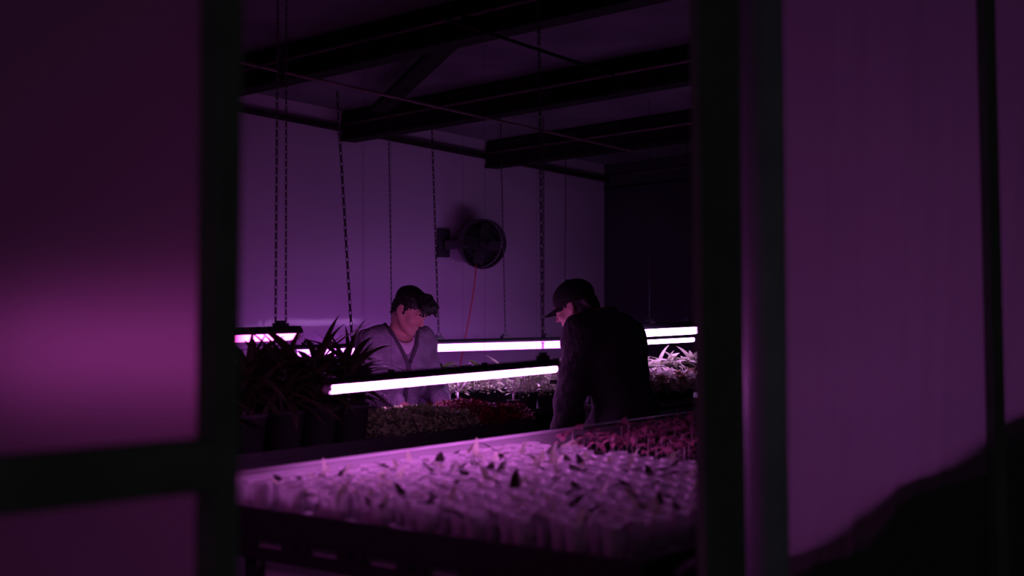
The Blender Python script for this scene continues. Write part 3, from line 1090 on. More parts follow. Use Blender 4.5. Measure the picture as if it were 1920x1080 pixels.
# red-leaved seedlings in cell trays at the far part of the near bench
CELLTRAY = None
rnd = random.Random(21)
STEM_RED = MB().tube([(0, 0, 0), (0.002, 0.001, 0.04), (0, 0, 0.075)], 0.0022, 6).mesh('stem', M_STEM, True)
tray_specs = [(1.36, 0.03, 0.52, 0.38), (1.28, 0.43, 0.52, 0.38), (1.20, 0.83, 0.52, 0.38), (1.90, 0.03, 0.52, 0.38), (1.82, 0.43, 0.52, 0.38), (1.74, 0.83, 0.52, 0.38)]
tray_labels = ['black cell tray of red seedlings at the pale rim, nearest the clear cups', 'black cell tray of red seedlings in the middle, beside the clear cups', 'black cell tray of red seedlings nearest the right jamb, beside the clear cups',
               'black cell tray behind the first one at the pale rim', 'black cell tray in the middle of the far bench end', 'black cell tray at the far bench end near the right jamb']
for ti, (tx, ty, lx, ly) in enumerate(tray_specs):
    p = b1_pt(tx + lx / 2, ty + ly / 2, B1Z)
    tr = empty('cell_tray', p, BENCH_ANGLE)
    tag(tr, tray_labels[ti], 'tray', 'black cell trays')
    t = MB()
    nx, ny = 7, 5
    t.box((0, 0, 0.005), (lx, ly, 0.01))
    for i in range(nx + 1):
        t.box((-lx / 2 + lx * i / nx, 0, 0.025), (0.006, ly, 0.035))
    for j in range(ny + 1):
        t.box((0, -ly / 2 + ly * j / ny, 0.025), (lx, 0.006, 0.035))
    t.build('cell_grid', M_BLACK, tr)
    MB().box((0, 0, 0.02), (lx - 0.01, ly - 0.01, 0.02)).build('soil', M_SOIL, tr)
    for i in range(nx):
        for j in range(ny):
            if rnd.random() < 0.04:
                continue
            q = b1_pt(tx + lx * (i + .5) / nx + rnd.uniform(-.01, .01), ty + ly * (j + .5) / ny + rnd.uniform(-.01, .01), B1Z + 0.03)
            sd = empty('red_seedling', q, rnd.uniform(0, 6.28))
            tag(sd, 'small red-leaved seedling on a pale stem in the black cell trays', 'seedling', 'red-leaved seedlings')
            st = link('stem', STEM_RED, sd)
            hs = rnd.uniform(0.7, 1.15)
            st.scale = (1, 1, hs)
            add_leaves(sd, LEAVES_RED, 5, 0.07 * hs, -0.2, 0.9, 0.8, 1.3, rnd, 0.012)

# lower-shelf plants and a clear propagator lid
p = on_z(585, 1095, 0.712)
p = b1_pt(0.16, 0.28, 0.711)
for k in range(6):
    q = b1_pt(0.16 if k < 2 else 0.12, (0.115 + 0.14 * k) if k < 2 else 0.16 + 0.13 * k, 0.748 if k < 2 else 0.741)
    labs = ['lettuce-like plant on the lower shelf, nearest the left jamb', 'second lettuce-like plant on the lower shelf from the left jamb', 'third lettuce-like plant on the lower shelf from the left jamb', 'fourth lettuce-like plant on the lower shelf', 'fifth lettuce-like plant on the lower shelf', 'sixth lettuce-like plant on the lower shelf']
    bush('shelf_plant', q, 0.055, 0.055, 0.085, 140, 0.05, M_LEAFP, labs[k], 300 + k, 0.075, 'plants on the lower shelf', POT_SMALL)

tr = empty('seed_tray', b1_pt(0.16, 0.19, 0.741), BENCH_ANGLE)
tag(tr, 'pale deep seed tray on the lower shelf beside the left jamb', 'tray')
for c, sz in (((-0.10, 0, 0.066), (0.004, 0.30, 0.13)), ((0.10, 0, 0.066), (0.004, 0.30, 0.13)), ((0, 0.15, 0.066), (0.204, 0.004, 0.13)), ((0, -0.15, 0.066), (0.204, 0.004, 0.13))):
    MB().box(c, sz).build('side', M_WHITEP, tr)
MB().box((0, 0, 0.003), (0.2, 0.3, 0.006)).build('base', M_WHITEP, tr)

# ------------------------------------------------------------------ rack plants on the right
ORD = ['nearest', 'second', 'third', 'fourth', 'fifth', 'sixth', 'seventh', 'eighth', 'ninth']
rnd = random.Random(61)
for k in range(9):
    lx = 0.25 + 0.095 * k
    p = Vector((RK.x, RK.y, 0)) + T2 * lx - T1 * 0.27
    root = empty('rosette_plant', (p.x, p.y, 1.105), rnd.uniform(0, 6))
    tag(root, ORD[k] + ' pale rosette plant from the sweater on the upper rack tier', 'plant', 'rosettes on the upper rack tier')
    link('pot', POT_SMALL, root)
    add_leaves(root, LEAVES_PALE, 17, 0.045, -0.1, 1.2, 0.7, 1.15, rnd, 0.012, 0, 4 * math.pi)
for k in range(7):
    lx = -0.36 + 0.095 * k
    p = Vector((RK.x, RK.y, 0)) + T2 * lx + T1 * 0.12
    bush('lettuce_plant', (p.x, p.y, 1.015), 0.065, 0.065, 0.085, 170, 0.055, mat('leaf_lettuce', (0.72, 0.66, 0.60), rough=0.4, noise=0.25, scale=20, transl=0.35) if k % 2 else mat('leaf_bronze', (0.55, 0.42, 0.28), rough=0.5, noise=0.4, scale=20), ORD[k] + ' curly lettuce plant from the sweater on the lower rack tier', 400 + k, 0.05, 'lettuces on the lower rack tier', POT_SMALL)


# ------------------------------------------------------------------ wall fan
FS = (9.3 - 8.0) / 0.731
fan = empty('wall_fan', wall_pt(FS - 0.06, 0.0, CAMZ + (540 - 457) / F * 9.2))
tag(fan, 'round dark wall fan on a square plate above the lights', 'fan')
ctr = wall_pt(FS - 0.06, 0.0, 0)


def fl(s, t, z):
    v = E2 * s + E1 * t
    return Vector((v.x, v.y, z))


rotE = Matrix(((E2.x, E1.x, 0), (E2.y, E1.y, 0), (0, 0, 1)))
MB().box(fl(-0.16, 0.012, 0), (0.10, 0.022, 0.18), rotE).build('mounting_plate', M_HOUS, fan, bevel=0.004)
MB().bar(fl(-0.16, 0.02, -0.01), fl(-0.06, 0.13, 0.0), 0.05, 0.06).build('arm', M_HOUS, fan, bevel=0.006)
ax = Vector((0.42, -0.88, -0.12)).normalized()
c0 = fl(0.02, 0.17, 0.0)
MB().tube([c0 - ax * 0.13, c0 - ax * 0.11, c0 - ax * 0.03, c0], 0.06, 20, radii=[0.03, 0.055, 0.06, 0.05]).build('motor', M_HOUS, fan, smooth=True)
cage = MB()
q = Vector((0, 0, 1)).rotation_difference(ax)
R_F = 0.155
for (off, R, r) in ((0.05, R_F, 0.006), (-0.015, R_F * 0.97, 0.005), (0.065, R_F * 0.7, 0.0025), (0.072, R_F * 0.4, 0.0025), (-0.04, R_F * 0.65, 0.0025)):
    cage.torus(c0 + ax * off, R, r, ax, 36, 6)
cg = cage.build('cage_rings', M_BLACKM, fan, smooth=True)
spk = MB()
for k in range(28):
    a = 2 * math.pi * k / 28
    dr = q @ Vector((math.cos(a), math.sin(a), 0))
    spk.tube([c0 + ax * 0.075 + dr * 0.03, c0 + ax * 0.068 + dr * R_F * .6, c0 + ax * 0.05 + dr * R_F, c0 - ax * 0.015 + dr * R_F * .97, c0 - ax * 0.05 + dr * 0.055], 0.0016, 4, caps=False)
spk.build('cage_wires', M_BLACKM, fan)
MB().tube([c0 - ax * 0.07, c0 - ax * 0.06, c0 - ax * 0.045, c0 - ax * 0.02], 0.05, 32, radii=[0.05, 0.10, 0.135, R_F * 0.99]).build('rear_shroud', M_HOUS, fan, smooth=True)
band = MB()
vs, fs = [], []
for k in range(36):
    a = 2 * math.pi * k / 36
    dr = q @ Vector((math.cos(a), math.sin(a), 0))
    vs += [c0 + ax * 0.052 + dr * R_F * 1.02, c0 - ax * 0.012 + dr * R_F * 1.02]
for k in range(36):
    j = (k + 1) % 36
    fs.append((k * 2, j * 2, j * 2 + 1, k * 2 + 1))
band.add(vs, fs).build('rim_band', mat('grey_rim', (0.10, 0.09, 0.11), rough=0.4), fan, smooth=True)
for k in range(4):
    a0 = 2 * math.pi * k / 4 + 0.3
    vs, fs = [], []
    for i in range(6):
        rr = 0.03 + (R_F - 0.05) * i / 5
        for j in range(5):
            a = a0 + (j / 4 - .5) * (0.75 + 0.25 * math.sin(i))
            dr = q @ Vector((math.cos(a), math.sin(a), 0))
            vs.append(c0 + dr * rr + ax * (0.018 + 0.028 * (j / 4 - .5)))
    for i in range(5):
        for j in range(4):
            fs.append((i * 5 + j, i * 5 + j + 1, (i + 1) * 5 + j + 1, (i + 1) * 5 + j))
    MB().add(vs, fs).build('blade', M_BLACK, fan, smooth=True)
MB().lathe([(0.001, 0.05), (0.022, 0.045), (0.03, 0.02), (0.03, 0)], 16).build('hub', M_BLACK, fan, smooth=True).matrix_local = Matrix.Translation(c0) @ q.to_matrix().to_4x4()

# red power cord from the fan down behind the wall bench
cd = 9.05
pts = [at(893, 496, cd), at(891, 520, cd), at(886, 560, cd), at(879, 600, cd), at(871, 640, cd), at(862, 690, cd), at(858, 720, cd)]
o = MB().tube(pts, 0.0042, 8).build('power_cord', M_CORD, smooth=True)
tag(o, 'red power cord hanging down from the wall fan', 'cord')


# ------------------------------------------------------------------ people: smooth signed-distance bodies
def cap_(a, b, ra, rb=None, k=0.02, op=1):
    return ('cap', np.array(a, float), np.array(b, float), ra, ra if rb is None else rb, k, op)


def ell_(c, r, k=0.02, R=None, op=1):
    return ('ell', np.array(c, float), np.array(r, float), np.eye(3) if R is None else np.array(R, float), None, k, op)


def place(prims, R, T):
    """rotate and move a list of primitives"""
    R = np.array(R, float)
    T = np.array(T, float)
    sc = abs(np.linalg.det(R)) ** (1 / 3)
    out = []
    for p in prims:
        if p[0] == 'cap':
            out.append(('cap', R @ p[1] + T, R @ p[2] + T, p[3] * sc, p[4] * sc, p[5], p[6]))
        else:
            out.append(('ell', R @ p[1] + T, p[2] * sc, R / sc @ p[3], None, p[5], p[6]))
    return out


def prim_sdf(p, P):
    if p[0] == 'cap':
        a, b, ra, rb = p[1], p[2], p[3], p[4]
        ab = b - a
        L2 = max(1e-9, float(ab @ ab))
        t = np.clip(((P - a) @ ab) / L2, 0, 1)
        return np.linalg.norm(P - a - t[..., None] * ab, axis=-1) - (ra + (rb - ra) * t)
    q = (P - p[1]) @ p[3]
    r = p[2]
    k0 = np.linalg.norm(q / r, axis=-1)
    k1 = np.linalg.norm(q / (r * r), axis=-1) + 1e-9
    return k0 * (k0 - 1) / k1


def combine(D, d, k, op):
    if op > 0:
        h = np.clip(0.5 + 0.5 * (D - d) / k, 0, 1)
        return D + (d - D) * h - k * h * (1 - h)
    d = -d
    h = np.clip(0.5 - 0.5 * (D - d) / k, 0, 1)
    return D + (d - D) * h + k * h * (1 - h)


def bounds(p):
    if p[0] == 'cap':
        r = max(p[3], p[4])
        return np.minimum(p[1], p[2]) - r, np.maximum(p[1], p[2]) + r
    r = np.max(p[2])
    return p[1] - r, p[1] + r


def sdf_eval(prims, P):
    D = np.full(P.shape[:-1], 0.2)
    for p in prims:
        D = combine(D, prim_sdf(p, P), p[5], p[6])
    return D


def sdf_mesh(name, prims, h, material, parent=None, wobble=None, smooth_iter=1):
    pos = [p for p in prims if p[6] > 0]
    lo = np.min([bounds(p)[0] for p in pos], axis=0) - 4 * h
    hi = np.max([bounds(p)[1] for p in pos], axis=0) + 4 * h
    n = np.ceil((hi - lo) / h).astype(int) + 1
    axes = [lo[i] + h * np.arange(n[i]) for i in range(3)]
    D = np.full(n, 0.2, dtype=np.float64)
    for p in prims:
        m = p[5] + 0.05
        b0, b1 = bounds(p)
        i0 = np.clip(np.floor((b0 - m - lo) / h).astype(int), 0, n)
        i1 = np.clip(np.ceil((b1 + m - lo) / h).astype(int) + 1, 0, n)
        if np.any(i1 <= i0):
            continue
        sl = tuple(slice(i0[i], i1[i]) for i in range(3))
        P = np.stack(np.meshgrid(*[axes[i][sl[i]] for i in range(3)], indexing='ij'), -1)
        D[sl] = combine(D[sl], prim_sdf(p, P), p[5], p[6])
    if wobble is not None:
        P = np.stack(np.meshgrid(*axes, indexing='ij'), -1)
        D = D + wobble(P)
    S = D < 0
    # surface nets
    corners = [(i, j, k) for i in (0, 1) for j in (0, 1) for k in (0, 1)]
    c = n - 1

    def sub(A, o):
        return A[o[0]:o[0] + c[0], o[1]:o[1] + c[1], o[2]:o[2] + c[2]]
    cnt = sum(sub(S, o).astype(np.int8) for o in corners)
    act = (cnt > 0) & (cnt < 8)
    idx = -np.ones(c, dtype=np.int64)
    cells = np.argwhere(act)
    idx[act] = np.arange(len(cells))
    acc = np.zeros((len(cells), 3))
    wsum = np.zeros(len(cells))
    vals = {o: sub(D, o)[act] for o in corners}
    for ia, a in enumerate(corners):
        for b in corners[ia + 1:]:
            if sum(abs(a[i] - b[i]) for i in range(3)) != 1:
                continue
            va, vb = vals[a], vals[b]
            cr = (va < 0) != (vb < 0)
            t = np.where(cr, va / np.where(cr, va - vb, 1), 0)
            pt = np.array(a) + t[:, None] * (np.array(b) - np.array(a))
            acc += pt * cr[:, None]
            wsum += cr
    V = lo + h * (cells + acc / np.maximum(wsum, 1)[:, None])
    quads = []
    for ax in range(3):
        o1, o2 = [(1, 2), (2, 0), (0, 1)][ax]
        sA = [slice(1, -1)] * 3
        sA[ax] = slice(0, n[ax] - 1)
        sB = list(sA)
        sB[ax] = slice(1, n[ax])
        A, B = S[tuple(sA)], S[tuple(sB)]
        e = np.argwhere(A != B)
        if not len(e):
            continue
        flip = A[tuple(e.T)]
        e = e.copy()
        base = e.copy()
        for i in range(3):
            if i != ax:
                base[:, i] += 1
        def cell(d1, d2):
            q = base.copy()
            q[:, o1] += d1
            q[:, o2] += d2
            return idx[tuple(q.T)]
        Q = np.stack([cell(-1, -1), cell(0, -1), cell(0, 0), cell(-1, 0)], 1)
        Q[~flip] = Q[~flip][:, ::-1]
        quads.append(Q)
    Q = np.concatenate(quads)
    Q = Q[(Q >= 0).all(1)]
    for _ in range(smooth_iter):
        s = np.zeros_like(V)
        w = np.zeros(len(V))
        for i in range(4):
            a, b = Q[:, i], Q[:, (i + 1) % 4]
            np.add.at(s, a, V[b]); np.add.at(w, a, 1)
            np.add.at(s, b, V[a]); np.add.at(w, b, 1)
        V = V * 0.5 + 0.5 * s / np.maximum(w, 1)[:, None]
    me = bpy.data.meshes.new(name)
    me.vertices.add(len(V))
    me.vertices.foreach_set('co', V.astype(np.float32).ravel())
    me.loops.add(len(Q) * 4)
    me.loops.foreach_set('vertex_index', Q.astype(np.int32).ravel())
    me.polygons.add(len(Q))
    me.polygons.foreach_set('loop_start', np.arange(0, len(Q) * 4, 4, dtype=np.int32))
    me.polygons.foreach_set('loop_total', np.full(len(Q), 4, dtype=np.int32))
    me.update(calc_edges=True)
    me.validate()
    me.polygons.foreach_set('use_smooth', np.ones(len(Q), dtype=bool))
    me.materials.append(material)
    return link(name, me, parent)


def rot(yaw=0, pitch=0, roll=0):
    """yaw about z, then pitch (positive looks down for a head facing -y), then roll about y"""
    return np.array((Matrix.Rotation(math.radians(yaw), 3, 'Z') @ Matrix.Rotation(math.radians(pitch), 3, 'X') @ Matrix.Rotation(math.radians(roll), 3, 'Y')))


HS = .93


def head_prims():
    P = [ell_((0, .018, .036), (.074, .094, .082), .01),
         ell_((0, -.028, -.030), (.060, .066, .082), .03),
         cap_((-.054, .002, -.040), (-.022, -.062, -.094), .020, .018, .025),
         cap_((.054, .002, -.040), (.022, -.062, -.094), .020, .018, .025),
         ell_((0, -.078, -.098), (.021, .019, .018), .022),
         cap_((-.036, -.079, .024), (.036, -.079, .024), .012, .012, .018),
         ell_((-.043, -.062, -.026), (.020, .022, .020), .02),
         ell_((.043, -.062, -.026), (.020, .022, .020), .02),
         ell_((-.031, -.101, .005), (.017, .013, .010), .012, op=-1),
         ell_((.031, -.101, .005), (.017, .013, .010), .012, op=-1),
         ell_((-.031, -.080, .004), (.0135, .0125, .011), .004),
         ell_((.031, -.080, .004), (.0135, .0125, .011), .004),
         cap_((0, -.090, .014), (0, -.113, -.026), .0075, .0105, .010),
         ell_((-.011, -.101, -.031), (.009, .011, .008), .008),
         ell_((.011, -.101, -.031), (.009, .011, .008), .008),
         cap_((-.018, -.086, -.058), (.018, -.086, -.058), .007, .007, .006),
         cap_((-.015, -.086, -.069), (.015, -.086, -.069), .008, .008, .006),
         cap_((-.022, -.098, -.0635), (.022, -.098, -.0635), .003, .003, .003, op=-1)]
    for s in (-1, 1):
        P += [ell_((s * .076, .014, -.004), (.009, .020, .031), .006), ell_((s * .086, .010, .0), (.006, .010, .018), .005, op=-1)]
    return P


def hand_prims(wrist, direction, palm_n, side):
    """five-fingered hand: direction = from wrist along the palm, palm_n = normal out of the palm, side = +1/-1 thumb side"""
    w = np.array(wrist, float)
    d = np.array(direction, float); d /= np.linalg.norm(d)
    n = np.array(palm_n, float); n -= d * (n @ d); n /= np.linalg.norm(n)
    t = np.cross(d, n) * side
    P = [cap_(w, w + d * .03, .024, .026, .015)]
    for k, off in enumerate((-.027, -.009, .009, .027)):
        P.append(cap_(w + d * .025 + t * off * .6, w + d * .085 + t * off, .013, .012, .012))
    lens = ((.030, .020, .016), (.036, .024, .018), (.040, .026, .019), (.036, .023, .018))
    for k, off in enumerate((-.030, -.010, .010, .030)):
        p = w + d * .088 + t * off
        ang = 0.0
        for j, L in enumerate(lens[k]):
            ang += (0.25, 0.55, 0.4)[j]
            dd = d * math.cos(ang) + n * math.sin(ang) + t * off * 1.5
            q = p + dd / np.linalg.norm(dd) * L
            P.append(cap_(p, q, .0088 - .0008 * j, .0082 - .0008 * j, .004))
            p = q
    p = w + d * .03 + t * .026
    for j, (L, sp) in enumerate(((.035, .9), (.030, .55), (.024, .3))):
        dd = d + t * sp + n * (.35 + .25 * j)
        q = p + dd / np.linalg.norm(dd) * L
        P.append(cap_(p, q, .0115 - .001 * j, .0105 - .001 * j, .006))
        p = q
    return P


def person(root_loc, yaw, J, headR, name_label):
    """J: dict of joints in the person's own frame (facing -y, feet at z=0)"""
    g = {k: np.array(v, float) for k, v in J.items()}
    torso = [ell_(g['pelvis'], (.155, .11, .12), .03), ell_(g['waist'], (.135, .10, .13), .05), ell_(g['chest'], (.160, .115, .15), .06),
             ell_(g['upper'], (.150, .10, .10), .05), cap_(g['shL'], g['shR'], .062, .062, .05)]
    neck = [cap_(g['neck'], g['head'] + headR @ np.array((0, .030, -.045)), .054, .047, .022)]
    arms = []
    for s in 'LR':
        arms += [cap_(g['sh' + s], g['el' + s], .052, .040, .03), cap_(g['el' + s], g['wr' + s], .040, .027, .02)]
    legs = []
    for s, sx in (('L', 1), ('R', -1)):
        legs += [cap_(g['pelvis'] + np.array((sx * .085, 0, -.04)), np.array((sx * .10, g['pelvis'][1] - .01, .48)), .082, .056, .03),
                 cap_((sx * .10, g['pelvis'][1] - .01, .48), (sx * .105, g['pelvis'][1] + .02, .09), .056, .038, .02)]
    feet = []
    for sx in (1, -1):
        y = g['pelvis'][1]
        feet += [cap_((sx * .105, y + .03, .045), (sx * .115, y - .12, .035), .040, .034, .02), cap_((sx * .105, y + .02, .10), (sx * .105, y + .02, .05), .038, .04, .02)]
    head = place(head_prims(), headR * HS, g['head'])
    hands = []
    for s, side in (('L', -1), ('R', 1)):
        d = g['wr' + s] - g['el' + s]
        d = d / np.linalg.norm(d) + np.array((0, -.15, -.35))
        hands += hand_prims(g['wr' + s], d, (0, -.25 if False else .3, -1), side)
    return g, torso, neck, arms, legs, feet, head, hands


def inflate(prims, r):
    out = []
    for p in prims:
        if p[0] == 'cap':
            out.append(('cap', p[1], p[2], p[3] + r, p[4] + r, p[5], p[6]))
        else:
            out.append(('ell', p[1], p[2] + r, p[3], None, p[5], p[6]))
    return out


def fold_noise(amp, f, seed):
    r = np.random.RandomState(seed)
    ks = [(r.normal(size=3) * f * s, r.uniform(0, 6.28), 1.0 / s) for s in (1, 1, 1.7, 1.7, 2.6, 2.6)]

    def w(P):
        o = 0
        for k, ph, a in ks:
            o = o + a * np.sin(P @ k + ph)
        return amp * o / 2.5
    return w


def project(P, prims, off):
    """push points onto the off-isosurface of a body"""
    P = np.array(P, float)
    for _ in range(12):
        d = sdf_eval(prims, P)
        e = 1e-3
        G = np.stack([(sdf_eval(prims, P + np.eye(3)[i] * e) - d) / e for i in range(3)], -1)
        G /= np.maximum(np.linalg.norm(G, axis=-1, keepdims=True), 1e-6)
        P = P - G * (d - off)[:, None] * 0.8
    return P


# ---- person in cardigan, facing the camera and turned to the picture's right, looking down
HR1 = rot(24, 33, 3)
J1 = dict(pelvis=(0, .05, .88), waist=(0, .03, 1.03), chest=(0, .0, 1.19), upper=(0, -.01, 1.29), neck=(0, -.03, 1.355), head=(0.02, -.118, 1.486),
          shL=(.140, -.01, 1.315), shR=(-.140, -.01, 1.315), elL=(.205, -.03, 1.07), elR=(-.205, -.02, 1.07), wrL=(.15, -.22, 1.03), wrR=(-.12, -.23, 1.03))
ZN = -.045
p1 = at(742, 540, 7.4)
g, torso, neck, arms, legs, feet, head, hands = person(p1, 25, J1, HR1, '')
body1 = torso + neck + arms + legs + feet + head + hands
P1 = sdf_mesh('person', body1, 0.0042, M_SKIN)
P1.location = (p1.x, p1.y, 0)
P1.rotation_euler = (0, 0, math.radians(33))
tag(P1, 'person in grey cardigan looking down at the plants', 'person')
# cardigan with a deep V neck
nk = J1['neck']
shell = inflate(torso, .020) + inflate(arms[0:1] + arms[2:3], .026) + inflate(arms[1:2] + arms[3:4], .022)
vcut = [cap_((0, -.055, 1.475 + ZN), (0, -.135, 1.385 + ZN), .076, .056, .006, -1), cap_((0, -.135, 1.385 + ZN), (0, -.165, 1.265 + ZN), .056, .004, .006, -1), cap_((0, 0, 1.40 + ZN), (0, -.06, 1.56 + ZN), .070, .080, .008, -1)]
hem = [cap_((-.3, .02, .72), (.3, .02, .72), .13, .13, .01, -1)]
card = sdf_mesh('cardigan', shell + vcut, 0.006, M_CARD, P1, wobble=fold_noise(0.0055, 26, 3), smooth_iter=2)
# darker knitted band along the V and down the front
bandpts = []
for sx in (-1, 1):
    line = [(sx * .076, -.02, 1.46 + ZN), (sx * .079, -.09, 1.42 + ZN), (sx * .057, -.15, 1.36 + ZN), (sx * .028, -.17, 1.30 + ZN), (sx * .006, -.18, 1.255 + ZN), (0.0, -.18, 1.20 + ZN), (0, -.17, 1.10 + ZN), (0, -.16, 1.0)]
    L = project(line, shell, .002)
    m = MB()
    m.tube([Vector(q) for q in L], .011, 8)
    m.build('front_band', M_TRIM, P1, smooth=True)
for z in (1.22, 1.15, 1.08):
    q = project([(0.006, -.18, z)], shell, .009)[0]
    b = MB().lathe([(0.001, .003), (.007, .003), (.009, 0), (.007, -.003), (.001, -.003)], 12).build('button', M_BLACK, P1, smooth=True)
    b.location = q
    b.rotation_euler = (math.radians(90), 0, 0)
# white shirt showing in the V
sh = inflate(torso, .008)
sdf_mesh('undershirt', sh + [cap_((0, -.02, 1.40 + ZN), (0, -.10, 1.50 + ZN), .074, .09, .006, -1), cap_((0, -.06, 1.45 + ZN), (0, -.14, 1.40 + ZN), .066, .048, .008, -1), ell_((0, 0, .70), (.4, .4, .22), .01, op=-1)], 0.006, M_SHIRT, P1)
sdf_mesh('trousers', inflate(legs, .014) + inflate(torso[0:1], .012), 0.009, M_JEAN, P1)
sdf_mesh('shoes', inflate(feet, .008), 0.009, M_SHOE, P1)
# thin necklace
ring = []
for k in range(40):
    a = 2 * math.pi * k / 40
    ring.append((.070 * math.sin(a), -.035 - .085 * math.cos(a), 1.415 + ZN - .045 * math.cos(a)))
ringp = project(ring, torso + neck, .004)
m = MB()
m.tube([Vector(q) for q in ringp] + [Vector(ringp[0])], .0022, 6, caps=False)
m.build('necklace', M_BLACKM, P1, smooth=True)
# hair: short at the sides, longer on top and falling over the forehead
hp = [ell_((0, .022, .046), (.081, .099, .082), .01), ell_((0, .040, -.008), (.062, .060, .056), .02),
      ell_((0, -.105, -.050), (.072, .062, .090), .008, op=-1), ell_((0, -.020, -.085), (.115, .062, .068), .008, op=-1),
      ell_((.085, .012, -.012), (.020, .026, .036), .006, op=-1), ell_((-.085, .012, -.012), (.020, .026, .036), .006, op=-1)]
r = random.Random(5)
for k in range(13):
    x = -.062 + .124 * k / 12
    hp.append(cap_((x * .7, -.045, .108), (x * 1.0 + .006, -.098, .082), .020, .016, .012))
    hp.append(cap_((x * 1.0 + .006, -.098, .082), (x * 1.02 + r.uniform(0, .016), -.112 - r.uniform(0, .012), .050 - r.uniform(0, .016)), .014, .003, .007))
for k in range(8):
    x = -.055 + .11 * k / 7
    hp.append(cap_((x * .9, .078, .0), (x * .8, .070 + r.uniform(0, .006), -.058 - r.uniform(0, .012)), .016, .005, .010))
for sx in (-1, 1):
    hp.append(cap_((sx * .074, -.012, .030), (sx * .073, -.016, -.018), .010, .004, .008))
hair = sdf_mesh('hair', place(hp, HR1 * HS, J1['head']), 0.0036, M_HAIR, P1, wobble=fold_noise(0.003, 130, 8))
for sx in (-1, 1):
    line = [np.array((sx * .014, -.094, .022)), np.array((sx * .032, -.094, .028)), np.array((sx * .050, -.078, .022))]
    line = [HR1 @ q * HS + np.array(J1['head']) for q in line]
    q = project(line, head, .001)
    MB().tube([Vector(v) for v in q], .004, 6, radii=[.0035, .0045, .002]).build('eyebrow', M_HAIR, P1, smooth=True)

# ---- person in black cap, back to the camera, bending over the bench
HR2 = rot(5, 24, 0)
J2 = dict(pelvis=(0, .04, .90), waist=(0, .03, 1.07), chest=(0, -.02, 1.25), upper=(0, -.06, 1.37), neck=(0, -.12, 1.43), head=(-.01, -.232, 1.512),
          shL=(.175, -.085, 1.385), shR=(-.175, -.085, 1.385), elL=(.215, -.13, 1.09), elR=(-.215, -.13, 1.09), wrL=(.16, -.22, .88), wrR=(-.15, -.24, .88))
p2 = at(1158, 540, 6.5)
g, torso, neck, arms, legs, feet, head, hands = person(p2, 0, J2, HR2, '')
body2 = torso + neck + arms + legs + feet + head + hands
P2 = sdf_mesh('person', body2, 0.0042, M_SKIN)
P2.location = (p2.x, p2.y, 0)
P2.rotation_euler = (0, 0, math.radians(-122))
tag(P2, 'person in black cap and black sweater, back to the camera', 'person')
shell = inflate(torso, .036) + inflate(arms[0:1] + arms[2:3], .030) + inflate(arms[1:2] + arms[3:4], .024)
shell += [ell_((0, .075, .98), (.19, .10, .16), .06), ell_((0, .03, 1.36), (.15, .09, .09), .05)]
ncut = [cap_((0, -.10, 1.44), (0, -.20, 1.58), .076, .085, .008, -1)]
sdf_mesh('sweater', shell + ncut, 0.007, M_DARKCLOTH, P2, wobble=fold_noise(0.006, 22, 5), smooth_iter=2)
# standing collar
ring = []
for k in range(36):
    a = 2 * math.pi * k / 36
    ring.append(Vector((.088 * math.sin(a), -.115 + .092 * math.cos(a), 1.478 + .022 * math.cos(a))))
m = MB()
m.tube(ring + [ring[0]], .014, 8, caps=False)
m.build('collar', M_DARKCLOTH, P2, smooth=True)
m = MB()
m.tube([v + Vector((0, 0, .014)) for v in ring] + [ring[0] + Vector((0, 0, .014))], .004, 6, caps=False)
m.build('collar_edge', mat('collar_red', (0.20, 0.06, 0.05), rough=0.8), P2, smooth=True)
sdf_mesh('trousers', inflate(legs, .014) + inflate(torso[0:1], .012), 0.009, M_JEAN, P2)
sdf_mesh('shoes', inflate(feet, .008), 0.009, M_SHOE, P2)
hp = [ell_((0, .024, .034), (.080, .099, .083), .01), ell_((0, .05, -.02), (.068, .066, .058), .02),
      ell_((0, -.105, -.040), (.074, .070, .092), .008, op=-1), ell_((0, -.02, -.09), (.115, .065, .070), .008, op=-1),
      ell_((.085, .012, -.012), (.020, .026, .036), .006, op=-1), ell_((-.085, .012, -.012), (.020, .026, .036), .006, op=-1)]
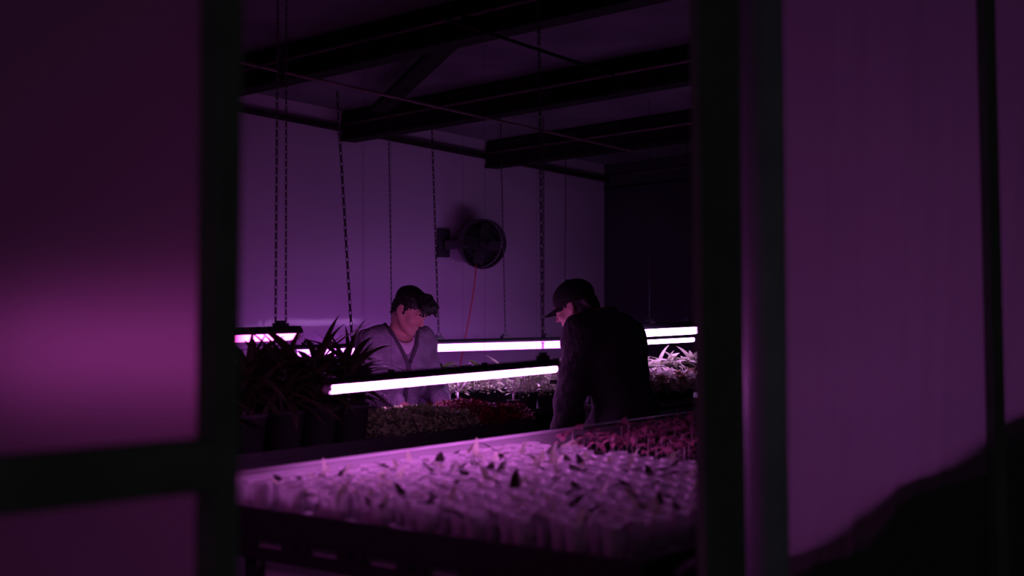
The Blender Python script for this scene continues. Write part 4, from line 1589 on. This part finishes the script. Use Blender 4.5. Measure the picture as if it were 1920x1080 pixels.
for k in range(8):
    x = -.055 + .11 * k / 7
    hp.append(cap_((x, .092, .0), (x * 1.02, .096 + r.uniform(0, .012), -.05 - r.uniform(0, .015)), .02, .005, .010))
sdf_mesh('hair', place(hp, HR2 * HS, J2['head']), 0.0045, M_HAIR, P2, wobble=fold_noise(0.002, 130, 9))
# cap: crown, visor, top button, closing strap
cp = [ell_((0, .016, .048), (.092, .112, .088), .01), ell_((0, .016, -.060), (.2, .2, .082), .006, op=-1)]
cap_root = sdf_mesh('cap', place(cp, HR2 * HS, J2['head']), 0.004, M_CAP, P2)


def hp_pt(x, y, z):
    return Vector(HR2 @ np.array((x, y, z)) * HS + np.array(J2['head']))


vs, fs = [], []
nu, nv = 16, 6
for layer in (0, 1):
    for j in range(nv + 1):
        f = j / nv
        for i in range(nu + 1):
            a = (i / nu - .5) * 2
            x = .082 * math.sin(a * 1.35)
            y0 = .016 - .112 * math.cos(a * 1.2)
            y = y0 - f * .075 * math.cos(a * 1.45)
            z = .030 - .020 * a * a - .012 * f - layer * .004
            vs.append(hp_pt(x, y, z))
K = (nv + 1) * (nu + 1)
for j in range(nv):
    for i in range(nu):
        a = j * (nu + 1) + i
        fs.append((a, a + 1, a + nu + 2, a + nu + 1))
        fs.append((K + a, K + a + nu + 1, K + a + nu + 2, K + a + 1))
edge = [i for i in range(nu + 1)] + [j * (nu + 1) + nu for j in range(1, nv + 1)] + [nv * (nu + 1) + i for i in range(nu - 1, -1, -1)] + [j * (nu + 1) for j in range(nv - 1, 0, -1)]
for e, f in zip(edge, edge[1:] + edge[:1]):
    fs.append((f, e, K + e, K + f))
MB().add(vs, fs).build('visor', M_CAP, cap_root, smooth=False)
b = MB().lathe([(.001, .006), (.007, .004), (.009, 0)], 12).build('button', M_CAP, cap_root, smooth=True)
b.location = hp_pt(0, .016, .1365)
st = MB()
pts = [hp_pt(.080 * math.sin(t), .016 + .106 * math.cos(t), .036) for t in np.linspace(-0.7, .7, 12)]
st.tube(pts, .006, 6)
st.build('strap', M_CAP, cap_root)
